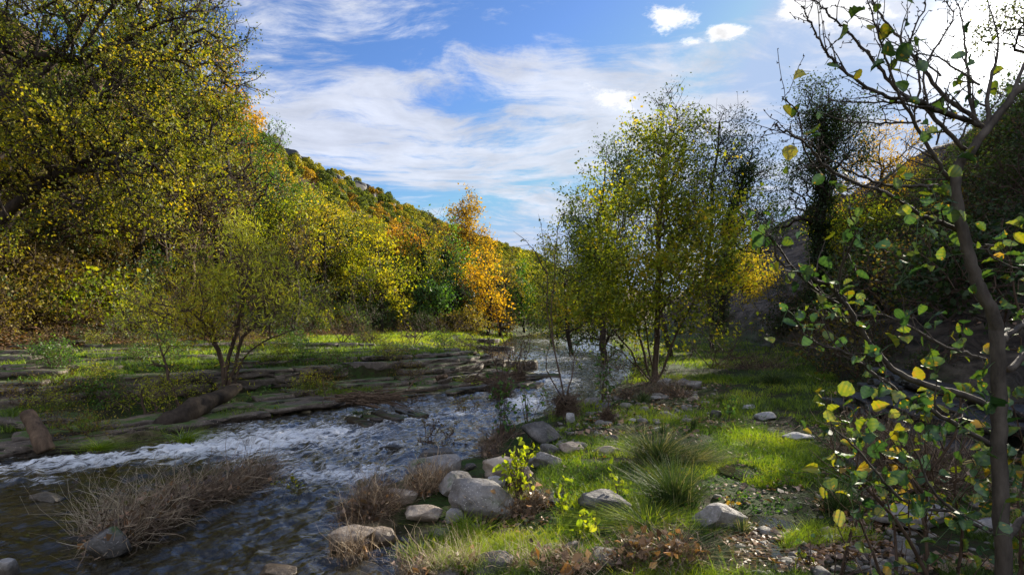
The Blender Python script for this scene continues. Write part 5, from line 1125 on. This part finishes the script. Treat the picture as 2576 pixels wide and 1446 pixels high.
log('log', 'thin grey stick lying across the gravel at the bottom right', 'log', [(1960, 1400, 4.5), (2030, 1420, 4.4), (2110, 1450, 4.2)], [.008, .012, .01], 6, seed=11)

# ------------------------------------------------------------------ broad leaves for plants close to the eye
def broadleaf_template(serr=.05):
    """a leaf as a small grid: midrib fold, curved blade, toothed rim"""
    ts = np.linspace(0, 1, 9); P = []; rows = []
    for i, t in enumerate(ts):
        w = .42 * math.sin(math.pi * min(1, (t * .94 + .03)) ** .78) ** .8 if 0 < t < 1 else .015
        w *= 1 + serr * (1 if i % 2 else -1)
        for s in (-1, -.5, 0, .5, 1): P.append((s * w, t, .16 * abs(s) * w * 1.2 - .12 * (t - .3) ** 2 + (.02 if i % 2 else 0) * (abs(s) > .4)))
    f = [[i * 5 + j, i * 5 + j + 1, (i + 1) * 5 + j + 1, (i + 1) * 5 + j] for i in range(8) for j in range(4)]
    return np.array(P), np.array(f)
LT, LF = broadleaf_template()
def place_leaves(c, size, rng, down=.5, face=None, wide=1.0):
    """leaves hung at points c, blade axis random with a droop"""
    n = len(c); ax = rng.normal(size=(n, 3)); ax[:, 2] -= down; ax = unit(ax); nr = rng.normal(size=(n, 3)) * .7 + (np.array([0, -.45, .6]) if face is None else face)
    sx = unit(np.cross(ax, nr)); nz = np.cross(sx, ax); T = LT[None, :, :] * (size * np.ones(n))[:, None, None]
    curl = rng.uniform(.4, 4.0, (n, 1)) * rng.choice([1, 1, -.6], (n, 1)); z = T[:, :, 2] * curl
    wv = rng.uniform(.62, 1.1, (n, 1)) * wide
    v = c[:, None, :] + sx[:, None, :] * (T[:, :, 0] * wv)[:, :, None] + ax[:, None, :] * T[:, :, 1][:, :, None] + nz[:, None, :] * z[:, :, None]
    f = (np.arange(n) * len(LT))[:, None, None] + LF[None]; return v.reshape(-1, 3), f.reshape(-1, 4)
def leaf_tint(t, rng):
    n = len(t); pat = np.array([(.05 if i % 2 else -.05) + (.07 if j in (1, 2) else 0) for i in range(8) for j in range(4)])
    a = t[:, None] + pat[None, :] + rng.normal(size=(n, 32)) * .035; b = (rng.random((n, 32)) < .05) & (rng.random((n, 1)) < .5); a[b] = .97
    return np.clip(a, 0, 1).ravel()
def leafy_plant(name, label, cat, base, stems, nleaf, size, seed, mk='bigleaf', tb=.5, var=.2, rad=(.01, .003), barkm='twig', side=2, sl=.12, leafpart='leaves', tips=None, down=.3, top=.25):
    """stems: list of (m,3) polylines in world space"""
    rng = np.random.default_rng(seed); o = thing(name, label, cat, base); g = Geo(); spots = []
    for st in stems:
        st = np.asarray(st); m = len(st); R = np.linspace(rad[0], rad[1], m); g.add(*tubes(st[None], R[None], 6))
        for s in range(int(side * m / 2)):
            i = int(rng.integers(int(m * top), m)); d = unit(st[min(i + 1, m - 1)] - st[max(i - 1, 0)] + rng.normal(size=3) * .8); l = sl * rng.uniform(.5, 1.4)
            q = np.array([st[i] + d * l * t + np.array([0, 0, l * .2 * t * t]) + rng.normal(size=3) * l * .05 for t in (0, .35, .7, 1)]); g.add(*tubes(q[None], np.linspace(R[i] * .6, .0015, 4)[None], 4)); spots += [q[2], q[3], q[3]]
        spots += [st[-1], st[-1]] + [st[int(rng.integers(int(m * top), m))] for _ in range(2)]
    link('stems', g.mesh('stems', base, True), M[barkm], o)
    if nleaf:
        sp = np.array(spots); k = rng.integers(0, len(sp), nleaf); c = sp[k] + rng.normal(size=(nleaf, 3)) * size * .25
        g = Geo(); v, f = place_leaves(c, size * rng.uniform(.55, 1.15, nleaf), rng, down); tt = np.clip(rng.normal(tb, var, nleaf), 0, 1); g.add(v, f, leaf_tint(tt, rng)); link(leafpart, g.mesh(leafpart, base, True), M[mk], o)
    return o
def sprig(u, v, y, n, h, sp, seed, z=None):
    """n stems fanning from the foot at (u, v)"""
    rng = np.random.default_rng(seed); c = at(u, v, y); c[2] = (h1(c[0], c[1]) if z is None else z) - .02; st = []
    for i in range(n):
        a = rng.uniform(0, 6.28); r = sp * rng.uniform(.1, 1); top = np.array([math.cos(a) * r, math.sin(a) * r, h * rng.uniform(.6, 1.05)]); m = 8; t = np.linspace(0, 1, m)[:, None]
        st.append(c + top * np.hstack([t ** 1.2, t ** 1.2, t]) + rng.normal(size=(m, 3)) * .006 * h * 8 * t * np.array([.3, .3, .1]))
    return c, st
def foot(u, v):
    c = unproj(u, v, .25)
    for _ in range(4): c = unproj(u, v, max(.02, h1(c[0], c[1])))
    return c[1]
for (nm, lab, u, v, n, h, sp, nl, sz, mk, tb, sl) in [
    ('bright_shrub', 'bright yellow green leaved shrub behind the big blocky boulder', 1305, 1285, 9, .62, .26, 150, .062, 'bright', .5, .12),
    ('bright_shrub', 'low bright green sprout with cupped leaves in front of the dark boulder', 1478, 1370, 5, .30, .12, 46, .075, 'bright', .4, .07),
    ('young_plant', 'few pale leaves on a stalk left of the dark blue grey boulder', 1420, 1290, 4, .34, .16, 34, .06, 'bright', .3, .08),
    ('young_plant', 'small yellow sprout at the edge of the still pool', 1090, 1400, 5, .17, .12, 40, .045, 'bright', .6, .05),
    ('young_plant', 'leafy green sprout right of the pool by the bright grass', 1170, 1395, 5, .12, .14, 40, .05, 'bright', .3, .05),
    ('sapling', 'dark leafed sapling with a bushy foot standing in the river margin', 1262, 1120, 7, 1.05, .18, 170, .062, 'green', .4, .16),
    ('sapling', 'thin leafy sapling right of the dark one, over the water', 1330, 1100, 5, .85, .3, 90, .055, 'green', .7, .14),
    ('sapling', 'slim leafy sapling growing from a dark stump by the river', 1515, 1020, 5, 1.25, .3, 110, .07, 'green', .5, .2),
    ('young_plant', 'small leafy plant beside the dark pointed stone on the grass', 1832, 1060, 5, .42, .14, 50, .06, 'green', .5, .1),
    ('young_plant', 'yellow green sprout beside the root clump', 1505, 1035, 3, .22, .1, 20, .07, 'bright', .4, .06),
    ('young_plant', 'green sprout on the grass near the centre of the right bank', 1640, 1200, 4, .12, .1, 24, .045, 'bright', .4, .04),
    ('young_plant', 'yellow flecked plant on the near ledge right of the driftwood', 1175, 1003, 7, .5, .3, 120, .07, 'yellow', .6, .12),
    ('young_plant', 'low sprout with yellow leaves on the ledge below the willow', 690, 1040, 4, .3, .3, 24, .08, 'bright', .4, .1),
    ('young_plant', 'round leaved sprout at the ledge under the leaning trunk', 655, 1050, 3, .4, .2, 16, .09, 'bright', .2, .1),
    ('young_plant', 'thin weed among the pebbles at the bottom right', 2035, 1430, 3, .22, .1, 16, .05, 'bigleaf', .5, .06),
    ('young_plant', 'reddish leafed stalk on the litter right of the tall rush', 1830, 1290, 4, .2, .12, 14, .045, 'bigleaf', .9, .06),
    ('young_plant', 'pale leafed weed in the grass left of the tall rush', 1560, 1260, 4, .3, .14, 26, .06, 'bright', .3, .07)]:
    c, st = sprig(u, v, foot(u, v), n, h, sp, int(u + v)); leafy_plant(nm, lab, 'shrub' if 'shrub' in nm else ('sapling' if nm == 'sapling' else 'plant'), c, st, nl, sz, int(u), 'bright' if mk == 'yellow' else mk, tb, .25, (.009 if h > .5 else .004, .002), side=3 if h > .5 else 1.2, sl=sl)

# root clumps with twiggy tops in the river margin
def clump(label, u, v, w, h, seed, stems, leaves=60, name='root_clump'):
    rng = np.random.default_rng(seed); y = foot(u, v); b = at(u, v, y); k = y / F; o = thing(name, label, 'root clump', b)
    n = 700; a = rng.uniform(0, 6.28, n); c = b + np.stack([np.cos(a) * w * k * .28, np.sin(a) * w * k * .25, rng.uniform(0, .8, n) * h * k], 1) * rng.uniform(.3, 1, (n, 1))
    g = Geo(); g.add(*strands(rng, c, n, .28 * h * k * 1.6, .0075, (0, 0, .3), .9, 4, .45)); g.a[-1] = np.repeat(rng.uniform(0, .4, n), 9); link('roots', g.mesh('roots', b), M['dry'], o)
    g = Geo(); gv, f = rock_geo((w * k * .17, w * k * .15, h * k * .36), seed, 3, 6, .35, .9); g.add(gv + b + np.array([0, 0, h * k * .3]), f); link('stump', g.mesh('stump', b, True), M['bark'], o)
    g = Geo()
    spots = []
    for st in stems:
        P = poly([(uu, vv, y + dy) for (uu, vv, dy) in st]); P = P + rng.normal(size=P.shape) * .008; m = len(P); g.add(*tubes(P[None], np.linspace(.016, .0035, m)[None] * (st[0][2] * 0 + 1), 6))
        for q in range(m):
            if q > m * .3 and rng.random() < .8:
                d = unit((P[min(q + 1, m - 1)] - P[q - 1]) + rng.normal(size=3) * .25); e = np.array([P[q] + d * t * .25 * rng.uniform(.6, 1.5) for t in (0, .4, .8)]); g.add(*tubes(e[None], np.array([[.005, .0035, .002]]), 4)); spots += [e[1], e[2]]
    link('stems', g.mesh('stems', b, True), M['twig'], o)
    if leaves and spots:
        sp = np.array(spots); i = rng.integers(0, len(sp), leaves); g = Geo(); vv, f = place_leaves(sp[i], .075 * rng.uniform(.6, 1.1, leaves), rng, .3); g.add(vv, f, leaf_tint(rng.uniform(.1, .9, leaves), rng)); link('leaves', g.mesh('leaves', b, True), M['bigleaf'], o)
clump('dark root clump by the river carrying a tall thin nearly bare sapling', 1425, 1050, 90, 75, 5, [[(1420, 1000, 0), (1405, 930, 0), (1390, 860, .1), (1378, 780, .1), (1376, 700, .1), (1368, 620, 0), (1362, 560, 0)], [(1420, 1000, 0), (1400, 900, .1), (1385, 790, .1), (1395, 700, .1), (1400, 600, 0), (1415, 530, 0)], [(1425, 1000, 0), (1440, 940, 0), (1445, 890, .1), (1452, 860, 0)], [(1376, 690, .1), (1350, 640, 0), (1318, 598, 0)], [(1415, 1000, 0), (1375, 930, .1), (1385, 860, 0)]], 46)
clump('dark root clump with a fan of bare twigs at the end of the near ledge', 1262, 1000, 75, 60, 6, [[(1262, 960, 0), (1240, 900, 0), (1230, 860, 0)], [(1262, 960, 0), (1268, 890, 0), (1262, 840, 0)], [(1265, 960, 0), (1300, 900, 0), (1330, 850, .1), (1325, 790, .1)], [(1255, 960, 0), (1250, 900, 0), (1270, 860, 0)], [(1265, 960, 0), (1280, 900, .1), (1250, 800, .2), (1262, 740, .2)]], 20)
clump('small dark root clump with thin twigs at the edge of the narrow channel', 1305, 962, 55, 40, 7, [[(1305, 935, 0), (1330, 880, 0), (1338, 820, 0)], [(1305, 935, 0), (1290, 890, 0), (1285, 850, 0)], [(1305, 935, 0), (1310, 880, 0), (1325, 840, 0)]], 14)
clump('short black stump among dead leaves right of the root clump', 1528, 1062, 30, 40, 8, [[(1528, 1040, 0), (1532, 1010, 0), (1528, 985, 0)]], 6)

# ------------------------------------------------------------------ the pale barked tree close by on the right
def C7(x, y): return (1932 + x * .4454, y * .4454)
def C8(x, y): return (1892 + x * .6104, 563 + y * .6104)
def build_near_tree():
    rng = np.random.default_rng(99); y0 = 2.9; base = at(2521, 1560, y0)
    base[2] = h1(base[0], base[1]) - .03
    o = thing('near_tree', 'young pale barked tree with broad round leaves filling the right foreground', 'tree', base)
    g = Geo(); spots = []; allP = []
    def limb(pts, r0, r1, y1=y0, y2=y0, k=8, buds=True, twigp=.5, tl=.16):
        n = len(pts); ys = np.linspace(y1, y2, n); P = poly([(p[0], p[1], yy) for p, yy in zip(pts, ys)]); m = len(P); R = np.linspace(r0, r1, m); P = P + rng.normal(size=P.shape) * min(r0, .006) * .5; P = np.concatenate([P[:1] - (P[1:2] - P[:1]) * .05, P, P[-1:]]); R = np.concatenate([[.001], R, [.0005]]); m += 2
        g.add(*tubes(P[None], R[None], k)); allP.append((P, R))
        for q in range(2, m):
            if R[q] < .012 and rng.random() < twigp:
                d = unit(unit(P[q] - P[q - 1]) + rng.normal(size=3) * .55); l = tl * rng.uniform(.4, 1.5)
                e = np.array([P[q] + d * l * t + rng.normal(size=3) * .006 * (t > 0) + np.array([0, 0, .12 * l * t * t]) for t in (0, .25, .5, .75, 1)]); g.add(*tubes(e[None], np.linspace(R[q] * .55, .0012, 5)[None], 4)); spots.append(e[-1]); spots.append(e[2])
                if buds:
                    for b in e[1:]:
                        bb = b + rng.normal(size=3) * .004; w = np.stack([b, bb + unit(rng.normal(size=3)) * .006, bb + unit(rng.normal(size=3)) * .010]); g.add(*tubes(w[None], np.array([[.0015, .003, .0006]]), 4))
            if buds and R[q] < .008:
                b = P[q]; w = np.stack([b, b + unit(rng.normal(size=3)) * .009, b + unit(rng.normal(size=3)) * .014]); g.add(*tubes(w[None], np.array([[.002, .0035, .0006]]), 4))
    bx = [tuple(C8(1030, 1620)), C8(1035, 1400), C8(1022, 1150), C8(1020, 900), C8(1016, 700), C8(1012, 520), C8(1008, 430)]
    bx = bx + [C8(985, 360), C8(945, 280), C8(915, 200), C8(885, 100), C8(865, 20), (2405, 500), (2402, 450), (2415, 405), C7(1140, 870), C7(1190, 790), C7(1260, 710), C7(1320, 620), C7(1390, 540), C7(1460, 470), C7(1560, 400)]
    limb(bx, .037, .015, k=16, twigp=0)
    J = [C7(1240, 730), C7(1210, 715), C7(1180, 690)]
    L = lambda pts, r0=.011, r1=.0025, dy=0, **kw: limb([C7(*p) for p in pts], r0, r1, y0 + .08, y0 + dy, **kw)
    L([(1225, 735), (1130, 640), (990, 540), (890, 400), (800, 290), (720, 190), (640, 90), (590, 0), (560, -60)], .013, dy=.15)
    L([(1120, 850), (1010, 740), (880, 610), (720, 500), (620, 380), (540, 280), (470, 200), (390, 120), (320, 60), (260, -10)], .012, dy=-.2)
    L([(1190, 712), (1100, 670), (980, 630), (840, 570), (700, 555), (590, 510), (450, 420), (360, 330), (310, 270), (270, 190), (235, 120), (195, 40)], .012, dy=-.3)
    L([(1180, 690), (1040, 660), (900, 620), (780, 590), (600, 580), (450, 575), (340, 570)], .008, dy=-.1)
    L([(1060, 1080), (1010, 990), (930, 870), (860, 750), (800, 640), (740, 540), (690, 400), (640, 250), (600, 120), (555, 0)], .012, dy=-.25)
    L([(1170, 660), (1130, 520), (1130, 400), (1110, 260), (1100, 120), (1060, 0)], .010, dy=.3)
    L([(1250, 720), (1240, 600), (1250, 480), (1290, 330), (1290, 180), (1240, 0)], .013, dy=.3)
    L([(1330, 620), (1390, 520), (1430, 400), (1500, 300)], .016, .005, dy=.3)
    L([(1040, 1060), (850, 1050), (700, 1050), (560, 1010), (400, 930), (310, 880)], .010, dy=-.3)
    L([(1090, 1310), (980, 1260), (870, 1220), (760, 1140), (640, 1080), (520, 1040), (400, 990), (310, 920), (240, 840), (160, 780), (90, 740), (30, 700)], .012, dy=-.5)
    L([(300, 880), (240, 800), (180, 780), (110, 745)], .004, .002, dy=-.4)
    L([(860, 690), (700, 700), (560, 690), (440, 688), (300, 640)], .006, dy=.1)
    L([(980, 430), (850, 330), (740, 260), (650, 215)], .005, dy=.2)
    L([(1200, 480), (1060, 390), (960, 330), (850, 300), (760, 250)], .006, dy=.2)
    L([(950, 820), (1000, 680), (1040, 560), (1160, 460)], .005, dy=.0)
    L([(820, 640), (860, 450), (800, 230), (880, 60), (890, -20)], .006, dy=-.1)
    L([(900, 600), (880, 400), (990, 200), (1050, 100), (1000, 0)], .006, dy=.1)
    L([(300, 990), (210, 850), (170, 640), (80, 560)], .005, dy=-.4)
    M8 = lambda pts, r0=.012, r1=.003, dy=0, **kw: limb([C8(*p) for p in pts], r0, r1, y0, y0 + dy, **kw)
    M8([(985, 748), (870, 705), (760, 678), (660, 640), (570, 590), (500, 510), (440, 420), (400, 350), (350, 290), (310, 250), (250, 225), (180, 190), (110, 150), (80, 60)], .018, dy=-.5, twigp=.6)
    M8([(975, 905), (880, 850), (800, 800), (700, 750), (600, 690), (520, 630), (440, 570), (370, 520), (290, 500), (210, 450)], .013, dy=-.6, twigp=.6)
    M8([(960, 560), (880, 530), (800, 510), (700, 450), (600, 400), (520, 375), (400, 385), (330, 380)], .008, dy=.1)
    M8([(350, 290), (375, 160), (410, 90), (430, 20), (400, -60)], .007, dy=-.4)
    M8([(400, 350), (300, 300), (200, 215), (110, 100), (60, 30)], .006, dy=-.6)
    M8([(870, 1180), (760, 1180), (640, 1150), (540, 1060), (460, 960), (370, 870), (320, 830)], .009, dy=-.3)
    M8([(985, 1260), (900, 1230), (760, 1120), (700, 1000), (640, 860)], .010, dy=-.2)
    M8([(1060, 600), (1121, 540), (1180, 480)], .018, .01, dy=.2)
    M8([(1030, 480), (1080, 440), (1130, 400)], .018, .01, dy=.2)
    M8([(1040, 1310), (1100, 1230), (1160, 1180)], .022, .012, dy=.2)
    M8([(1000, 90), (960, 95), (1010, 150), (1121, 190)], .006, dy=.1)
    link('trunk', g.mesh('trunk', base, True), M['barkgrey'], o)
    # leaves: those that stand clear are set where the photograph has them, the rest fill in along the twigs
    man = [C7(*p) + (s, t) for p, s, t in [((505, 85), .12, .45), ((420, 130), .10, .5), ((765, 155), .11, .9), ((860, 60), .12, .35), ((925, 80), .12, .3), ((930, 160), .10, .15), ((1025, 110), .12, .3), ((1095, 95), .09, .6), ((920, 215), .08, .2), ((665, 340), .08, .9), ((950, 300), .11, .3),
        ((1110, 330), .09, .2), ((1130, 270), .09, .3), ((1035, 375), .10, .3), ((900, 510), .08, .3), ((520, 390), .10, .3), ((240, 405), .10, .9), ((295, 390), .09, .3), ((140, 565), .08, .9), ((560, 550), .09, .6), ((555, 605), .08, .3), ((330, 640), .07, .3), ((80, 695), .11, .4), ((170, 775), .13, .6),
        ((140, 820), .10, .95), ((830, 700), .11, .35), ((895, 765), .08, .3), ((915, 795), .08, .3), ((1195, 635), .09, .65), ((1345, 805), .09, .75), ((1410, 750), .12, .2), ((1190, 20), .12, .5), ((640, 5), .08, .5), ((1410, 395), .12, .6), ((1160, 465), .07, .5)]]
    man += [C8(*p) + (s, t) for p, s, t in [((50, 100), .10, .2), ((90, 165), .09, .8), ((190, 192), .10, .15), ((390, 265), .11, .95), ((425, 295), .08, .65), ((605, 345), .06, .6), ((150, 380), .10, .1), ((120, 420), .12, .1), ((205, 415), .08, .2), ((260, 415), .07, .45), ((360, 378), .05, .6),
        ((860, 55), .14, .45), ((645, 100), .12, .15), ((620, 10), .10, .3), ((1040, 235), .10, .6), ((985, 290), .14, .35), ((1040, 290), .12, .4), ((905, 365), .12, .12), ((1000, 345), .12, .15), ((1000, 395), .10, .1), ((1100, 345), .12, .12), ((915, 260), .08, .4), ((895, 455), .08, .6), ((750, 465), .09, .65),
        ((600, 490), .12, .7), ((655, 480), .10, .7), ((805, 465), .08, .95), ((680, 570), .07, .9), ((860, 540), .14, .5), ((940, 510), .12, .5), ((1030, 550), .08, .5), ((545, 555), .11, .35), ((410, 570), .10, .6), ((540, 615), .08, .1), ((950, 605), .13, .4), ((830, 630), .10, .15), ((365, 645), .12, .75),
        ((415, 685), .11, .7), ((455, 660), .11, .65), ((490, 690), .10, .65), ((240, 745), .12, .7), ((310, 720), .09, .95), ((365, 760), .12, .9), ((320, 785), .09, .95), ((430, 735), .11, .9), ((545, 740), .11, .65), ((460, 785), .12, .65), ((665, 655), .13, .3), ((665, 705), .14, .12), ((735, 755), .10, .4), ((900, 745), .11, .5),
        ((1050, 755), .18, .2), ((670, 790), .07, .8), ((630, 780), .07, .5), ((945, 850), .10, .6), ((335, 895), .09, .75), ((550, 935), .13, .12), ((610, 930), .12, .1), ((665, 900), .12, .12), ((725, 870), .08, .4), ((250, 990), .12, .85), ((430, 995), .12, .4), ((610, 995), .13, .3), ((320, 1055), .11, .6), ((265, 1065), .06, .1),
        ((200, 1105), .12, .9), ((380, 1010), .08, .1), ((500, 1095), .09, .1), ((710, 1080), .08, .6), ((430, 1060), .08, .7), ((945, 975), .15, .3), ((940, 1045), .12, .2), ((780, 1020), .09, .2), ((860, 1180), .15, .12), ((640, 1105), .11, .1), ((1080, 1030), .12, .2), ((1080, 980), .1, .3), ((435, 1315), .08, .6), ((570, 1375), .08, .7), ((380, 1290), .07, .7)]]
    man += [(u + rng.normal() * 20, v + rng.normal() * 20, .10, rng.uniform(.05, .7)) for (u, v) in [(2510, 500), (2550, 560), (2470, 600), (2540, 640), (2560, 700), (2480, 720), (2430, 520), (2560, 470), (2500, 1090), (2560, 1130), (2555, 1240), (2460, 1230), (2560, 1340), (2400, 1180), (2360, 1260), (2300, 1310), (2420, 1330), (2470, 1400), (2350, 1400), (2250, 1240), (2330, 1130), (2380, 1080), (2560, 830), (2560, 930), (2540, 1010), (2450, 1130), (2400, 470), (2440, 560), (2390, 540), (2420, 640), (2480, 540), (2500, 430), (2530, 390), (2450, 480), (2470, 660), (2510, 760), (2560, 760), (2390, 600), (2470, 1010), (2550, 1180)]]
    c = np.array([at(u, v, y0 + rng.uniform(-.55, .25)) for (u, v, s, t) in man]); s = np.array([m[2] for m in man]) * .68; t = np.array([m[3] for m in man])
    # each of these hangs from the nearest twig on a stalk of its own
    tips = np.concatenate([P[len(P) // 3:] for P, R in allP if R[0] < .02] + [np.array(spots)]); g2 = Geo()
    att = []
    for i in range(len(c)):
        d = tips - c[i]; uv = np.hypot(d[:, 0], d[:, 2]) + .35 * np.abs(d[:, 1]); j = int(np.argmin(uv)); c[i, 1] = tips[j, 1] + np.clip(c[i, 1] - tips[j, 1], -.04, .04); att.append(tips[j])
    att = np.array(att); mid = (c + att) / 2 + np.array([0, 0, .01]); g2.add(*tubes(np.stack([att, mid, c], 1), np.tile(np.array([[.002, .0015, .0012]]), (len(c), 1)), 4)); g2.a[-1] = np.full(len(g2.f[-1]), .35)
    ax = unit(c - att + rng.normal(size=c.shape) * .03); v, f = place_leaves(c - ax * s[:, None] * .3, s, rng, .25, wide=1.05); g2.add(v, f, leaf_tint(t * .8, rng))
    sp = np.array(spots); uu = CU + F * sp[:, 0] / sp[:, 1]; vv = CV - F * (sp[:, 2] - CAMZ) / sp[:, 1]; pr = np.where(vv > 430, .8, .06) * np.where(uu > 2350, 1.6, 1); k = rng.random(len(sp)) < pr; n = int(k.sum())
    v, f = place_leaves(sp[k], .060 * rng.uniform(.5, 1.2, n), rng, .4); g2.add(v, f, leaf_tint(rng.uniform(.0, .62, n), rng))
    link('leaves', g2.mesh('leaves', base, True), M['bigleaf'], o)
build_near_tree()
# slimmer stems standing under it
rngs = np.random.default_rng(7)
for i, (lab, pts, n, sz) in enumerate([
    ('slim dark sapling stem with green leaves left of the pale barked trunk', [[(2330, 1500, 3.4), (2332, 1300, 3.4), (2330, 1150, 3.4), (2325, 1080, 3.4)], [(2332, 1250, 3.4), (2270, 1180, 3.4), (2200, 1130, 3.3)], [(2332, 1200, 3.4), (2400, 1100, 3.4), (2420, 1000, 3.4)]], 90, .085),
    ('bushy thicket of thin stems and yellowing leaves at the bottom right', [[(2230, 1480, 3.3), (2180, 1350, 3.3), (2130, 1240, 3.2)], [(2260, 1480, 3.3), (2250, 1330, 3.4), (2210, 1200, 3.4)], [(2300, 1480, 3.3), (2330, 1360, 3.3), (2290, 1200, 3.4), (2230, 1080, 3.4)], [(2400, 1500, 3.3), (2420, 1350, 3.3), (2400, 1200, 3.3), (2440, 1080, 3.3)], [(2350, 1480, 3.2), (2250, 1300, 3.1), (2130, 1180, 3.1), (2100, 1130, 3.1)]], 170, .07),
    ('thin leafless stem with a few yellow leaves left of the thicket', [[(2110, 1500, 3.6), (2130, 1380, 3.6), (2170, 1250, 3.6), (2150, 1150, 3.6)]], 8, .07),
    ('leafy stems at the right edge behind the pale barked trunk', [[(2580, 1500, 3.5), (2560, 1300, 3.5), (2580, 1150, 3.5), (2540, 1000, 3.5)], [(2540, 1500, 3.5), (2590, 1350, 3.5), (2600, 1100, 3.5)], [(2600, 900, 3.6), (2560, 760, 3.6), (2540, 640, 3.6)]], 150, .09)]):
    st = [poly(p, .004, i + k) for k, p in enumerate(pts)]; b = st[0][0].copy(); dz = h1(b[0], b[1]) - b[2] - .02
    for s in st: pass
    st[0] = np.vstack([[b[0], b[1], h1(b[0], b[1]) - .02], st[0]]); b = st[0][0]
    leafy_plant('sapling', lab, 'sapling', b, st, n, sz, 500 + i, 'bigleaf', .4, .28, (.011, .003), side=3, sl=.2, top=.1, down=.4)
print('script built')
